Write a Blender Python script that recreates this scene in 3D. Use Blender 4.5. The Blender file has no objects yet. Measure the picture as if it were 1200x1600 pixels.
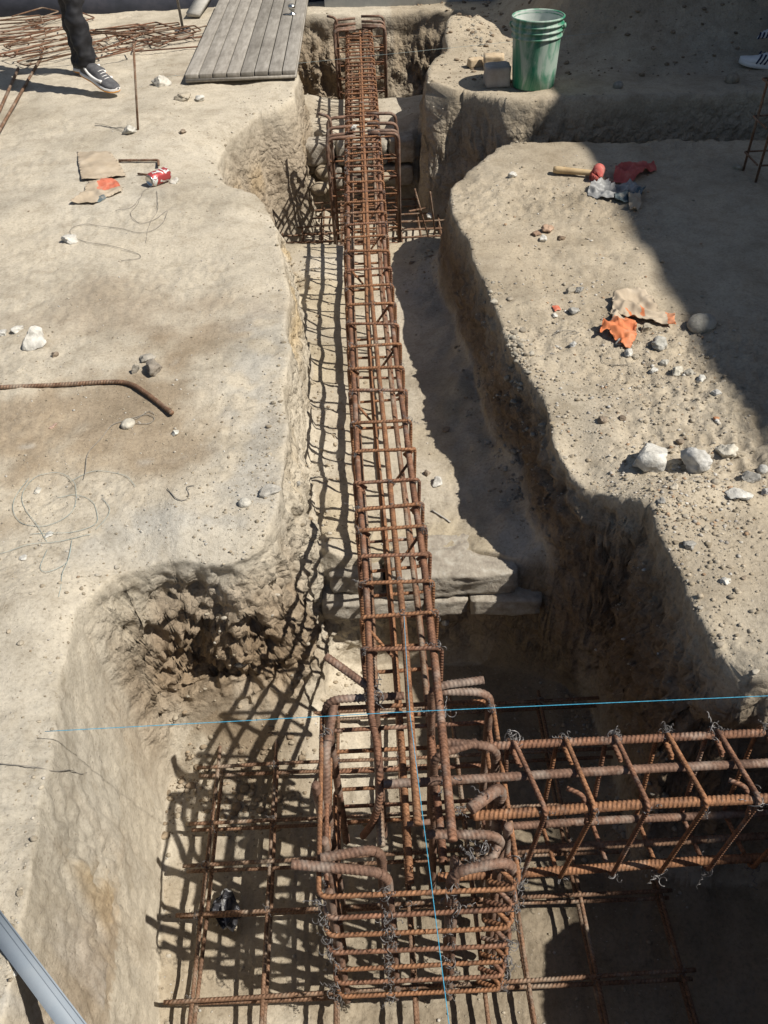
import bpy, bmesh, math, random
import numpy as np
from mathutils import Vector, Matrix
from mathutils.bvhtree import BVHTree
rad = math.radians
random.seed(7); rng = np.random.default_rng(7)
SC = bpy.context.scene; COL = SC.collection

# ------------------------------------------------------------------ camera, sky, sun, exposure
F = 1350.0; H = 1.6
_Y = np.array([-69., 1215., -1350.]); _ny = (1350.**2-69*65.)/1215
_N = np.array([65., -_ny, -1350.]); _Y /= np.linalg.norm(_Y); _Z = -_N/np.linalg.norm(_N)
_Z -= _Y*_Z.dot(_Y); _Z /= np.linalg.norm(_Z); _X = np.cross(_Y, _Z)
RC = np.array([_X, _Y, _Z])                       # camera -> world
cam = bpy.data.objects.new('camera', bpy.data.cameras.new('camera')); COL.objects.link(cam)
M4 = Matrix([list(RC[0])+[0], list(RC[1])+[0], list(RC[2])+[H], [0, 0, 0, 1]])
cam.matrix_world = M4
cam.data.sensor_fit = 'VERTICAL'; cam.data.sensor_height = 32; cam.data.lens = 32*F/1600
cam.data.clip_start = 0.05; cam.data.clip_end = 400
SC.camera = cam
SUN_EL = rad(51); SHADOW_AZ = rad(20)             # shadows run to -X and a little to +Y
sdir = Vector((-math.cos(SHADOW_AZ)*math.cos(SUN_EL), math.sin(SHADOW_AZ)*math.cos(SUN_EL), -math.sin(SUN_EL)))
sl = bpy.data.lights.new('sun', 'SUN'); sl.energy = 4.6; sl.angle = rad(0.53); sl.color = (1, .945, .86)
sun = bpy.data.objects.new('sun', sl); COL.objects.link(sun)
sun.rotation_euler = sdir.to_track_quat('-Z', 'Y').to_euler(); sun.location = (6, -3, 9)
w = bpy.data.worlds.new('World'); SC.world = w; w.use_nodes = True
nt = w.node_tree; sky = nt.nodes.new('ShaderNodeTexSky'); sky.sky_type = 'NISHITA'; sky.sun_disc = False
sky.sun_elevation = SUN_EL; sky.sun_rotation = math.atan2(-sdir.x, -sdir.y)
nt.nodes['Background'].inputs[1].default_value = 0.05
nt.links.new(sky.outputs[0], nt.nodes['Background'].inputs[0])
SC.view_settings.view_transform = 'Standard'; SC.view_settings.look = 'None'
SC.view_settings.exposure = 0.47; SC.view_settings.gamma = 1; SC.view_settings.use_curve_mapping = False
SC.render.engine = 'CYCLES'

# ------------------------------------------------------------------ helpers
def at(px, py, z=0.0):
    v = RC @ np.array([px-600, 800-py, -F]); t = (z-H)/v[2]; return np.array([v[0]*t, v[1]*t, z])
def ppm(p):                                       # photo pixels per metre at a world point
    c = (np.array(p)-np.array([0, 0, H])) @ RC; return F/-c[2]

_P = rng.permutation(4096)
_G = rng.normal(size=(4096, 3)); _G /= np.linalg.norm(_G, axis=1)[:, None]
def noise(p, s=1.0, off=0.0):
    p = np.asarray(p, float)*s+off; i = np.floor(p).astype(np.int64); f = p-i
    u = f*f*f*(f*(f*6-15)+10); out = 0
    for a in (0, 1):
        ha = _P[(i[:, 0]+a) & 4095]; wa = u[:, 0] if a else 1-u[:, 0]
        for b in (0, 1):
            hb = _P[(ha+i[:, 1]+b) & 4095]; wb = u[:, 1] if b else 1-u[:, 1]
            for c in (0, 1):
                g = _G[_P[(hb+i[:, 2]+c) & 4095]]; wc = u[:, 2] if c else 1-u[:, 2]
                d = g[:, 0]*(f[:, 0]-a)+g[:, 1]*(f[:, 1]-b)+g[:, 2]*(f[:, 2]-c)
                out = out+wa*wb*wc*d
    return out*1.6
def fbm(p, s, n=3, off=0.0):
    o = 0; a = 1.0
    for k in range(n): o = o+a*noise(p, s*2.03**k, off+k*7.3); a *= .5
    return o
def sm(t): t = np.clip(t, 0, 1); return t*t*(3-2*t)

def mesh_np(name, V, faces, uv=None, col=None, smooth=True):
    """V (n,3); faces (m,k) array (k=3|4)"""
    me = bpy.data.meshes.new(name); V = np.asarray(V, np.float32); Fa = np.asarray(faces, np.int32)
    k = Fa.shape[1]; m = len(Fa)
    me.vertices.add(len(V)); me.vertices.foreach_set('co', V.ravel())
    me.loops.add(m*k); me.loops.foreach_set('vertex_index', Fa.ravel())
    me.polygons.add(m); me.polygons.foreach_set('loop_start', np.arange(0, m*k, k, dtype=np.int32))
    me.polygons.foreach_set('loop_total', np.full(m, k, np.int32))
    if smooth: me.polygons.foreach_set('use_smooth', np.ones(m, bool))
    me.update(calc_edges=True)
    if uv is not None:
        l = me.uv_layers.new(name='UVMap'); l.data.foreach_set('uv', np.asarray(uv, np.float32).ravel())
    if col is not None:
        a = me.color_attributes.new('tint', 'FLOAT_COLOR', 'POINT')
        c = np.ones((len(V), 4), np.float32); c[:, :np.shape(col)[1]] = col; a.data.foreach_set('color', c.ravel())
    return me
def link(name, me, mat=None, parent=None, loc=None):
    if mat is not None and len(me.materials) == 0: me.materials.append(mat)
    o = bpy.data.objects.new(name, me); COL.objects.link(o)
    if parent is not None: o.parent = parent
    if loc is not None: o.location = loc
    return o
def tag(o, label=None, cat=None, group=None, kind=None):
    if label: o['label'] = label
    if cat: o['category'] = cat
    if group: o['group'] = group
    if kind: o['kind'] = kind
    return o
def thing(name, loc, label, cat, group=None, rz=0):
    o = bpy.data.objects.new(name, None); COL.objects.link(o); o.location = loc; o.rotation_euler = (0, 0, rz)
    o.empty_display_size = .1
    return tag(o, label, cat, group)
def place_child(o, parent):                       # meshes built in world coordinates, parent Empty at a base
    o.parent = parent; o.location = -Vector(parent.location); return o
def copy_tree(o, parent=None):
    c = o.copy(); COL.objects.link(c); c.parent = parent
    for ch in list(o.children): copy_tree(ch, c)
    return c

# ------------------------------------------------------------------ materials
def new_mat(name, rough=.8, metal=0.0):
    m = bpy.data.materials.new(name); m.use_nodes = True; n = m.node_tree; b = n.nodes['Principled BSDF']
    b.inputs['Roughness'].default_value = rough; b.inputs['Metallic'].default_value = metal
    b.inputs['Specular IOR Level'].default_value = .3
    return m, n, b
def N(n, t, **k):
    x = n.nodes.new('ShaderNode'+t)
    for a, v in k.items():
        if a in x.inputs: x.inputs[a].default_value = v
        else: setattr(x, a, v)
    return x
def ramp(n, fac, stops):
    r = n.nodes.new('ShaderNodeValToRGB'); e = r.color_ramp.elements
    e[0].position, e[0].color = stops[0][0], (*stops[0][1], 1); e[1].position, e[1].color = stops[-1][0], (*stops[-1][1], 1)
    for p, c in stops[1:-1]: q = e.new(p); q.color = (*c, 1)
    n.links.new(fac, r.inputs[0]); return r.outputs[0]
def nz(n, vec, scale, detail=4, rough=.55, dist=0):
    x = N(n, 'TexNoise', Scale=scale, Detail=detail, Roughness=rough, Distortion=dist)
    n.links.new(vec, x.inputs['Vector']); return x.outputs[0]
def mixc(n, fac, a, b, mode='MIX'):
    x = n.nodes.new('ShaderNodeMix'); x.data_type = 'RGBA'; x.blend_type = mode
    for s, v in ((0, fac), (6, a), (7, b)):
        if isinstance(v, (int, float)): x.inputs[s].default_value = v
        elif isinstance(v, tuple): x.inputs[s].default_value = (*v, 1)
        else: n.links.new(v, x.inputs[s])
    return x.outputs[2]
def bump(n, b, h, strength, dist, prev=None):
    x = N(n, 'Bump', Strength=strength, Distance=dist); n.links.new(h, x.inputs['Height'])
    if prev is not None: n.links.new(prev, x.inputs['Normal'])
    n.links.new(x.outputs[0], b.inputs['Normal']); return x.outputs[0]
def obj_vec(n):
    g = n.nodes.new('ShaderNodeTexCoord'); return g.outputs['Object']
def pos_vec(n):
    g = n.nodes.new('ShaderNodeNewGeometry'); return g.outputs['Position']

def speckled(name, c1, c2, c3, scale=20, rough=.9, bstr=.5, bdist=.004, tint=False, metal=0.0):
    m, n, b = new_mat(name, rough, metal); v = obj_vec(n)
    c = ramp(n, nz(n, v, scale, 6, .65), [(.3, c1), (.52, c2), (.72, c3)])
    if tint:
        a = N(n, 'VertexColor'); a.layer_name = 'tint'; c = mixc(n, 1.0, c, a.outputs[0], 'MULTIPLY')
    n.links.new(c, b.inputs['Base Color'])
    bump(n, b, nz(n, v, scale*2.5, 6, .7), bstr, bdist); return m

def soil_mat():
    m, n, b = new_mat('dusty_soil', .97); b.inputs['Specular IOR Level'].default_value = .12
    v = pos_vec(n); a = N(n, 'VertexColor'); a.layer_name = 'tint'
    big = ramp(n, nz(n, v, 1.7, 5, .6, .5), [(.33, (.80, .79, .77)), (.5, (1, 1, 1)), (.68, (1.10, 1.09, 1.07))])
    med = ramp(n, nz(n, v, 11, 8, .68, .3), [(.3, (.78, .76, .73)), (.5, (1, 1, 1)), (.72, (1.14, 1.14, 1.13))])
    fine = ramp(n, nz(n, v, 95, 5, .75), [(.28, (.68, .66, .63)), (.48, (1, 1, 1)), (.72, (1.18, 1.18, 1.17))])
    c = mixc(n, 1., mixc(n, 1., mixc(n, 1., a.outputs[0], big, 'MULTIPLY'), med, 'MULTIPLY'), fine, 'MULTIPLY')
    vo = N(n, 'TexVoronoi', Scale=55.0, Randomness=1.0); n.links.new(v, vo.inputs['Vector'])
    sp = ramp(n, vo.outputs['Distance'], [(.0, (1, 1, 1)), (.10, (1, 1, 1)), (.17, (0, 0, 0))])
    gate = ramp(n, nz(n, v, 7, 3), [(.5, (0, 0, 0)), (.62, (1, 1, 1))])
    g = mixc(n, 1., sp, gate, 'MULTIPLY')
    pale = mixc(n, vo.outputs['Color'], (.50, .46, .40), (.22, .19, .155))
    c = mixc(n, mixc(n, 1., g, (.75, .75, .75), 'MULTIPLY'), c, pale)
    n.links.new(c, b.inputs['Base Color'])
    p = bump(n, b, nz(n, v, 22, 8, .75, .2), .35, .012)
    p = bump(n, b, nz(n, v, 130, 6, .8), .8, .004, p)
    p = bump(n, b, sp, .5, .004, p)
    nv_ = N(n, 'TexNoise', Scale=14.0, Detail=4.0); n.links.new(v, nv_.inputs['Vector'])
    wv = N(n, 'VectorMath', operation='MULTIPLY_ADD'); n.links.new(nv_.outputs['Color'], wv.inputs[0]); wv.inputs[1].default_value = (.07, .07, .07); n.links.new(v, wv.inputs[2])
    hsum = None
    for sc_, am in ((24.0, 1.0), (60.0, .5)):
        v2 = N(n, 'TexVoronoi', Scale=sc_); n.links.new(wv.outputs[0], v2.inputs['Vector'])
        q = N(n, 'Math', operation='MULTIPLY'); n.links.new(v2.outputs['Distance'], q.inputs[0]); n.links.new(a.outputs['Alpha'], q.inputs[1])
        p = bump(n, b, q.outputs[0], .75*am+.15, -.016*am, p)
    return m

def rust_mat(name, base, dark, dust, dustamt=.55, freq=620.0, rib=.7):
    m, n, b = new_mat(name, .72, .25); v = pos_vec(n)
    c = ramp(n, nz(n, v, 26, 6, .65), [(.3, dark), (.5, base), (.7, tuple(min(1, x*1.45) for x in base))])
    f2 = ramp(n, nz(n, v, 160, 4, .7), [(.35, (.65, .6, .58)), (.6, (1.1, 1.1, 1.1))])
    c = mixc(n, 1., c, f2, 'MULTIPLY')
    dm = ramp(n, nz(n, v, 9, 7, .7), [(dustamt, (0, 0, 0)), (dustamt+.14, (1, 1, 1))])
    c = mixc(n, mixc(n, 1., dm, (.7, .7, .7), 'MULTIPLY'), c, dust); n.links.new(c, b.inputs['Base Color'])
    uv = N(n, 'UVMap'); sx = n.nodes.new('ShaderNodeSeparateXYZ'); n.links.new(uv.outputs[0], sx.inputs[0])
    a = N(n, 'Math', operation='MULTIPLY_ADD'); n.links.new(sx.outputs[0], a.inputs[0]); a.inputs[1].default_value = freq
    q = N(n, 'Math', operation='MULTIPLY'); n.links.new(sx.outputs[1], q.inputs[0]); q.inputs[1].default_value = 6.2832*2
    n.links.new(q.outputs[0], a.inputs[2]); s = N(n, 'Math', operation='SINE'); n.links.new(a.outputs[0], s.inputs[0])
    p = bump(n, b, s.outputs[0], rib, .0012)
    bump(n, b, nz(n, v, 300, 4, .7), .5, .0012, p); return m
SOIL = soil_mat()
RUST = rust_mat('rusty_steel', (.215, .112, .068), (.105, .062, .046), (.36, .30, .25), .54)
RUST_O = rust_mat('orange_rusty_steel', (.26, .132, .068), (.14, .076, .048), (.36, .29, .22), .58)
RUST_P = rust_mat('dusty_rusty_steel', (.185, .112, .078), (.11, .07, .052), (.33, .28, .235), .50, rib=.1)
RUST_D = rust_mat('brown_steel', (.20, .12, .075), (.12, .075, .05), (.33, .28, .22), .50)
WIRE = speckled('tie_wire_steel', (.10, .095, .09), (.19, .18, .175), (.34, .33, .33), 90, .5, .2, .001, metal=.5)
WIREP = speckled('pale_wire', (.17, .155, .13), (.24, .22, .19), (.33, .31, .28), 60, .7, .2, .001)
STONE = speckled('pale_stone', (.27, .26, .24), (.47, .46, .43), (.62, .61, .58), 28, .92, .9, .006, tint=True)
PEB = speckled('pebble_stone', (.55, .52, .48), (.85, .84, .82), (1.1, 1.1, 1.1), 70, .92, .6, .003, tint=True)
MASON = speckled('masonry_block', (.22, .19, .155), (.33, .295, .24), (.44, .41, .35), 30, .95, .9, .006)
STRING = speckled('blue_twine', (.03, .20, .34), (.05, .33, .50), (.12, .45, .62), 200, .6, .2, .001)
STRINGP = speckled('faded_twine', (.22, .30, .30), (.30, .36, .35), (.40, .43, .40), 120, .7, .2, .001)

# ------------------------------------------------------------------ terrain: one sheet, warped so that walls get rows of their own
Upoly = [(-.62,.18),(-.63,.5),(-.66,.8),(-.71,1.1),(-.74,1.3),(-.74,1.48),(-.68,1.60),(-.56,1.63),(-.42,1.61),(-.30,1.65),(-.24,1.76),(-.225,1.9),(-.245,2.25),(-.265,2.55),
 (-.27,2.86),(-.30,3.39),(-.36,3.75),(-.46,4.12),(-.62,4.25),(-.71,4.6),(-.70,5.0),(-.55,5.28),(-.35,5.42),(-.34,5.9),(-.42,6.6),(-.56,6.78),(-.60,7.1),(-.60,7.42),
 (-.2,7.46),(.4,7.46),(.75,7.4),(.85,7.2),(.70,6.95),(.60,6.75),(.58,6.3),(.42,5.95),(.38,5.62),(.44,5.47),(.62,5.45),(.92,5.24),(1.6,5.18),(2.3,5.13),(4.4,5.1),(4.4,4.48),(2.1,4.5),
 (1.2,4.60),(.84,4.66),(.62,4.45),(.43,4.2),(.365,3.9),(.375,3.7),(.415,3.2),(.43,2.8),(.48,2.52),(.515,2.3),(.51,2.08),(.57,1.87),(.70,1.72),(.72,1.48),(.725,1.3),(.72,1.15),(.82,1.12),(1.2,1.13),(1.5,1.12),
 (1.6,.80),(1.04,.775),(.98,.5),(.94,.18)]
P1 = [(-2,-1),(3,-1),(3,1.5),(.62,1.80),(.43,1.87),(.3,1.95),(.0,1.94),(-.2,1.92),(-2,1.92)]
P2 = [(-2,4.28),(6,4.28),(6,5.6),(.6,5.85),(-2,5.88)]
P3 = [(-2,6.74),(3,6.74),(3,9),(-2,9)]
def refine(poly, step=.06, amp=.012, seed=0.):
    out = []; n = len(poly)
    for i in range(n):
        a = np.array(poly[i], float); b = np.array(poly[(i+1) % n], float); k = max(1, int(np.linalg.norm(b-a)/step))
        for j in range(k): out.append(a+(b-a)*j/k)
    q = np.array(out)
    if amp:
        p3 = np.c_[q, np.full(len(q), seed)]
        q = q+amp*np.c_[noise(p3, 3.2)+.3*noise(p3, 8), noise(p3, 3.2, 31.)+.3*noise(p3, 8, 31.)]*1.8
    return q
def sdf(pts, poly):
    n = len(pts); best = np.full(n, 1e9); near = np.zeros((n, 2)); ins = np.zeros(n, bool); m = len(poly)
    for i in range(m):
        a = poly[i]; b = poly[(i+1) % m]; e = b-a; t = np.clip(((pts-a)@e)/(e@e), 0, 1); q = a+t[:, None]*e
        d = ((pts-q)**2).sum(1); k = d < best; best = np.where(k, d, best); near[k] = q[k]
        c = ((a[1] > pts[:, 1]) != (b[1] > pts[:, 1]))
        if abs(e[1]) > 1e-12: ins ^= c & (pts[:, 0] < a[0]+(pts[:, 1]-a[1])*e[0]/e[1])
    d = np.sqrt(best); s = np.where(ins, d, -d); g = (pts-near)/np.maximum(d, 1e-6)[:, None]
    return s, g*np.where(ins, 1, -1)[:, None]
def warp(pts, poly, W, wd, mask=None):
    lo = poly.min(0)-.45; hi = poly.max(0)+.45; W = np.broadcast_to(W, len(pts))
    k = np.where((pts > lo).all(1) & (pts < hi).all(1))[0]
    s = np.full(len(pts), -9.0); new = pts.copy()
    if len(k):
        ss, g = sdf(pts[k], poly); s[k] = ss; a = np.abs(ss); W = W[k]
        wd = np.broadcast_to(wd, len(pts))[k]; gm = np.where(a < W, wd*a/W, np.where(a < 2*W, wd+(a-W)*(2*W-wd)/W, a))
        sh = g*((gm-a)*np.sign(ss))[:, None]
        if mask is not None: sh *= mask[k][:, None]
        new[k] = pts[k]+sh
    return s, new
# grid parameters
us = np.concatenate([np.linspace(-12, -1.35, 22)[:-1], np.linspace(-1.35, 1.35, 640), np.linspace(1.35, 12, 22)[1:]])
ys = [-4., -2.5, -1.5, -.8, -.4, -.1]
y = .1
def _dy(y):
    k = .36 if 1.50 < y < 1.74 else .42 if 5.02 < y < 5.32 else .45 if 7.28 < y < 7.62 else .55 if 1.84 < y < 2.0 else 1.12
    return .0041*(.55+y)*k
while y < 9.2: ys.append(y); y += _dy(y)
ys += list(np.geomspace(9.5, 90, 16)); ys = np.array(ys)
UU, YY = np.meshgrid(us, ys); XX = UU*(.74+.42*np.maximum(YY, 0)); nx, ny_ = len(us), len(ys)
P0 = np.c_[XX.ravel(), YY.ravel()]
Wb = .075+.02*np.clip(P0[:, 1]/4, 0, 2)
U_ = refine(Upoly, .05, .017, 1.); W0 = .10+.10*sm((P0[:, 1]-2.)/4.)
def gb(x, y_, rx, ry): return np.exp(-(((P0[:, 0]-x)/rx)**2+((P0[:, 1]-y_)/ry)**2))
slope = np.clip(.25*gb(-.60, 4.85, .25, .5)+.6*gb(.2, 7.45, 1.2, .25)+.12*gb(-.74, 1.0, .2, .6)+.55*gb(-.24, 1.85, .08, .22)+.35*gb(.75, 1.15, .25, .15), 0, 1)
WD = .030+.115*slope; W0 = W0+.06*slope
sU, pos = warp(P0, U_, W0, WD)
smid = sm((sU+W0)/(2*W0))
drop = np.zeros(len(P0)); stepw = np.zeros(len(P0))
for k, (pp, dz) in enumerate(((P1, -.50), (P2, -.48), (P3, -.45))):
    q = refine(pp, .08, .02, 5.+k); inside = smid > .5
    s2, new = warp(pos, q, .08, .028, mask=np.where(sU > W0, np.clip((sU-W0)/.03, 0, 1), 0.0)); 
    t = sm((s2+.08)/.16); drop += dz*t; stepw = np.maximum(stepw, 4*t*(1-t)*inside); pos = new
depth = -.37+drop
X, Yv = pos[:, 0], pos[:, 1]
p2 = np.c_[X, Yv, np.zeros(len(X))]
# rounded crumbling lip + wall profile
t = (sU+W0)/(2*W0)
prof = .7*np.clip(t, 0, 1)+.3*sm(t)
lip = -.017*np.exp(-np.maximum(-sU, 0)/.035)*(sU < W0)*(1+1.5*noise(p2, 3.0, 4.)+1.0*noise(p2, 9.0, 4.))
Z = depth*prof+lip*(1-prof)
wall = np.clip(4*t*(1-t), 0, 1)*(np.abs(sU) < W0)*1.0
wall = np.maximum(wall, stepw)
# ground relief outside and on the floors
gr = (sU < 0)*1.0; gs = 1-prof
Z += .022*noise(p2, 1.1)+.012*fbm(p2, 3.1, 2, 9.)
# spoil mound behind right, small banks
mound = sm((Yv-5.70-.12*noise(p2, 1.5, 3.))/1.5)*sm((X-.98-.05*(Yv-6)+.15*noise(p2, 1.7, 8.))/.9)*gs
Z += mound*(1.35+.25*noise(p2, 1.3, 2.))
# side ledges: left slope towards the mid pocket, nose under the door, rounded shoulder by the near pit
def blob(x, y, rx, ry): return np.exp(-(((X-x)/rx)**2+((Yv-y)/ry)**2))
Z += -.10*blob(-.62, 4.75, .22, .45)*gs-.05*blob(-.40, 3.95, .12, .3)*gs
Z += -.05*blob(-.42, 1.66, .30, .07)*gs-.05*blob(-.70, 1.35, .10, .4)*gs
Z += -.07*blob(.74, 1.12, .10, .12)*gs-.05*blob(.60, 1.95, .09, .25)*gs-.04*blob(.45, 4.25, .15, .25)*gs
Z += .05*blob(1.05, 1.25, .25, .3)*gs+.10*blob(.70, 6.75, .25, .4)*gs+.03*blob(-1.1, 5.3, .5, .4)*gs
Z += .03*blob(.78, 1.75, .12, .12)*gs
# floor: dirt banked at the foot of walls
Z += np.where((sU > 0) & (Yv > 1.0) & (X < -.1), .22*np.exp(-(((X+.48)/.25)**2+((Yv-1.68)/.14)**2))*sm(prof*3-1.6), 0)
foot = np.where(sU > W0, np.clip(1-(sU-W0)/.16, 0, 1), sm(np.clip(sU/W0, 0, 1)))
Z += foot**2*np.maximum(.040+.05*noise(p2, 4, 2.)+.025*noise(p2, 13, 2.), 0)*(sU > -.02)
V = np.c_[X, Yv, Z]
# faces
ii = np.arange(nx*ny_).reshape(ny_, nx)
FQ = np.c_[ii[:-1, :-1].ravel(), ii[:-1, 1:].ravel(), ii[1:, 1:].ravel(), ii[1:, :-1].ravel()]
def vnorm(V):
    G = V.reshape(ny_, nx, 3); dx = np.gradient(G, axis=1); dy = np.gradient(G, axis=0)
    n = np.cross(dx, dy).reshape(-1, 3); return n/np.maximum(np.linalg.norm(n, axis=1), 1e-9)[:, None]
nr = vnorm(V)
def blur(A, k, it=2):
    G = A.reshape(ny_, nx, -1)
    for _ in range(it):
        for ax in (0, 1):
            pad = [(0, 0)]*3; pad[ax] = (k+1, k); C_ = np.cumsum(np.pad(G, pad, mode='edge'), axis=ax)
            G = (np.take(C_, range(2*k+1, C_.shape[ax]), axis=ax)-np.take(C_, range(0, C_.shape[ax]-2*k-1), axis=ax))/(2*k+1)
    G = G.reshape(-1, A.shape[-1]); return G/np.maximum(np.linalg.norm(G, axis=1), 1e-9)[:, None]
nr = blur(nr, 4, 2); near = np.clip(1.6-Yv*.12, .5, 1.3)
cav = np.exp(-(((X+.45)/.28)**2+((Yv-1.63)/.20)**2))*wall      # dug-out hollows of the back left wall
far3 = sm((Yv-6.9)/.3)*wall
n1 = fbm(V, 9, 3); n2 = fbm(V, 30, 3, 5.); rid = 1-np.abs(fbm(V, 7, 3, 12.))*1.7
clod = np.abs(fbm(V, 13, 3, 33.)); clod2 = np.abs(noise(V, 42., 3.)); nv = fbm(V, 5, 2, 77.)
smoothw = 1-.75*(X < -.45)*(Yv < 1.55)
rough = wall*(.010+.016*sm((noise(p2, 1.6, 17.)+.3)*1.3)+.008*cav+.010*far3)*smoothw
lp = sm(np.clip(1-np.abs(sU+.02)/.10, 0, 1))
billow = np.abs(fbm(V, 16, 3, 61.))
disp = rough*n1+rough*.5*n2+rough*1.6*(.35-clod)+rough*.3*(.3-clod2)-cav*.034*sm(nv*.9+.45)+cav*.013*(.3-clod)-far3*.05*sm(nv*1.3+.3)+lp*(.008*n2+.044*(.26-billow)+.012*(.3-clod2))*(.22+(.9*(X > .25)+.45*(X < 0)*(Yv < 2)+.3)*sm(noise(p2, 2.3, 21.)*2+.35))
chunk = sm(noise(p2, 1.4, 71.)*1.8+.15*(X > .3)+.25)
disp += (1-wall)*gr*near*(.011*(.22-billow)*chunk*(.6+.8*(X > .3)*(Yv < 5))+.008*noise(p2, 6., 13.)*(.5+.8*(X > .3)))
disp += (1-wall)*(.0042*n2*sm(noise(p2, 1.9, 6.)*1.6+.45)+.0016*fbm(V, 85, 2, 3.))*near
V = V+nr*disp[:, None]
# undercut below the crumbling face above the cross trench
uc = sm((X-.68)/.08)*sm((.14-np.abs(Yv-1.13))/.05)*sm((-.16-Z)/.12)*wall; V[:, 1] += .09*uc
uc = np.exp(-(((X+.47)/.22)**2+((Yv-1.62)/.12)**2))*sm((-.2-Z)/.35)*wall; V[:, 1] += .04*uc

# soil colours (dust, damp clay, sand seams; the right walls also hold painted shade)
V3 = V; base = np.tile(np.array([.435, .388, .31]), (len(V), 1))
def mixto(c, a):
    global base
    a = np.clip(a, 0, 1)[:, None]; base = base*(1-a)+np.array(c)*a
def pb(px, py, rx, ry, z=0.):
    c = at(px, py, z); return np.exp(-(((V[:, 0]-c[0])/rx)**2+((V[:, 1]-c[1])/ry)**2))
f1 = fbm(p2, 2.2, 4, 40.); f3 = fbm(p2, 8., 3, 50.)
mixto((.295, .235, .165), .9*sm(1.7*(pb(90, 660, .55, .42)+.5*pb(330, 560, .25, .35)+.6*f1+.25*f3)-.55)*gr)
mixto((.27, .215, .155), .55*sm(1.2*(pb(200, 470, .5, .35)+.9*f1)-.5)*gr)
mixto((.43, .395, .33), .8*sm(1.5*(pb(300, 830, .4, .12)+pb(100, 1100, .3, .35)+pb(120, 300, 1.1, .9)*.6+.5*f1)-.4)*gr)
mixto((.46, .45, .42), .8*sm(2*(pb(110, 1390, .10, .14)+.5*f3)-.7)*gr)
sandx = np.exp(-((sU+.045)/.035)**2)*(X < 0)
mixto((.50, .385, .225), .75*sandx*sm((f1+.35*f3)*2+.35)*sm((Yv-1.9)*3))
mixto((.50, .39, .24), .8*sm(2*(pb(110, 1260, .045, .10)+.35*f3)-.75)*gr)
mixto((.36, .345, .31), .7*np.exp(-((sU+.17)/.07)**2)*(X < 0)*sm(f3*2+.6)*sm((Yv-1.5)*3)*sm((3.2-Yv)*2))
mixto((.315, .27, .205), .6*(X > .3)*gr*sm(f1*1.6+.5))
mixto((.365, .305, .222), .62*(X > .3)*gr*(.55+.45*sm((Yv-2.2)*1.5)))
mixto((.155, .108, .070), .85*wall*sm((noise(p2, 1.3, 61.)+.55)*1.4)*(X > 0)*(Yv < 5))      # brown clay of the right walls, painted darker still to deepen their shade
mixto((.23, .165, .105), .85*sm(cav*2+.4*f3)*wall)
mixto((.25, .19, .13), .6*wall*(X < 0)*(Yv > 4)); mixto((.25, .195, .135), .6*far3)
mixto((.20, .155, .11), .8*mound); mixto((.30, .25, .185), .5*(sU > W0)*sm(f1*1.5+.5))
mixto((.44, .375, .26), .5*(sU > W0)*(Yv > 1.95)*(Yv < 4.3)*sm(f1*2+.3))
strip = np.exp(-((V[:, 0]+.665)/.022)**2)*(Yv < 1.6)*(Yv > .3)*(Z > -.5)*wall; mixto((.27, .20, .13), .6*strip)
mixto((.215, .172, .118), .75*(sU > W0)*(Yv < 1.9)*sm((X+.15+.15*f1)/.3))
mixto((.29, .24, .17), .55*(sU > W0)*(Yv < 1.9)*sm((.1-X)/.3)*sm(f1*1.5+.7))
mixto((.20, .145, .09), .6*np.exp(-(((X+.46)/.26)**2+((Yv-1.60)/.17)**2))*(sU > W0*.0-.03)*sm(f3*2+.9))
crumb = np.clip(wall+.8*lp+.45*chunk*(X > .3), 0, 1)*(1-.9*sm((-.52-X)/.1)*sm((1.55-Yv)/.12))
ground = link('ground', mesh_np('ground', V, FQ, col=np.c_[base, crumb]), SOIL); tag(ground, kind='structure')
ground['label'] = 'dusty tan dug soil with trenches and footing pits'
BV = BVHTree.FromPolygons(V[:].tolist(), FQ.tolist())
def gz(x, y):
    h = BV.ray_cast(Vector((x, y, 6)), Vector((0, 0, -1))); return h[0].z if h[0] else 0.
def hit(px, py):
    v = RC @ np.array([px-600, 800-py, -F]); h = BV.ray_cast(Vector((0, 0, H)), Vector(v).normalized())
    return np.array(h[0]) if h[0] else at(px, py, 0)
def hitn(px, py):
    v = RC @ np.array([px-600, 800-py, -F]); h = BV.ray_cast(Vector((0, 0, H)), Vector(v).normalized())
    return h[1]

# ------------------------------------------------------------------ tubes (bars, wires)
def path_fillet(pts, r, n=7):
    pts = [np.array(p, float) for p in pts]; out = [pts[0]]
    for i in range(1, len(pts)-1):
        a, b, c = pts[i-1], pts[i], pts[i+1]; u = a-b; v = c-b; lu, lv = np.linalg.norm(u), np.linalg.norm(v)
        u, v = u/lu, v/lv; ang = math.acos(np.clip(u@v, -1, 1))
        if ang > 3.0: out.append(b); continue
        d = min(r/math.tan(ang/2), lu*.48, lv*.48)
        p0, p1 = b+u*d, b+v*d
        for k in range(n+1):
            s = k/n; out.append((1-s)**2*p0+2*s*(1-s)*b+s*s*p1)
    out.append(pts[-1]); return np.array(out)
def path_smooth(pts, n=8):
    P = np.array(pts, float); P = np.vstack([2*P[0]-P[1], P, 2*P[-1]-P[-2]]); out = []
    for i in range(1, len(P)-2):
        for k in range(n):
            t = k/n; a, b, c, d = P[i-1:i+3]
            out.append(.5*((2*b)+(-a+c)*t+(2*a-5*b+4*c-d)*t*t+(-a+3*b-3*c+d)*t**3))
    out.append(P[-2]); return np.array(out)
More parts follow.
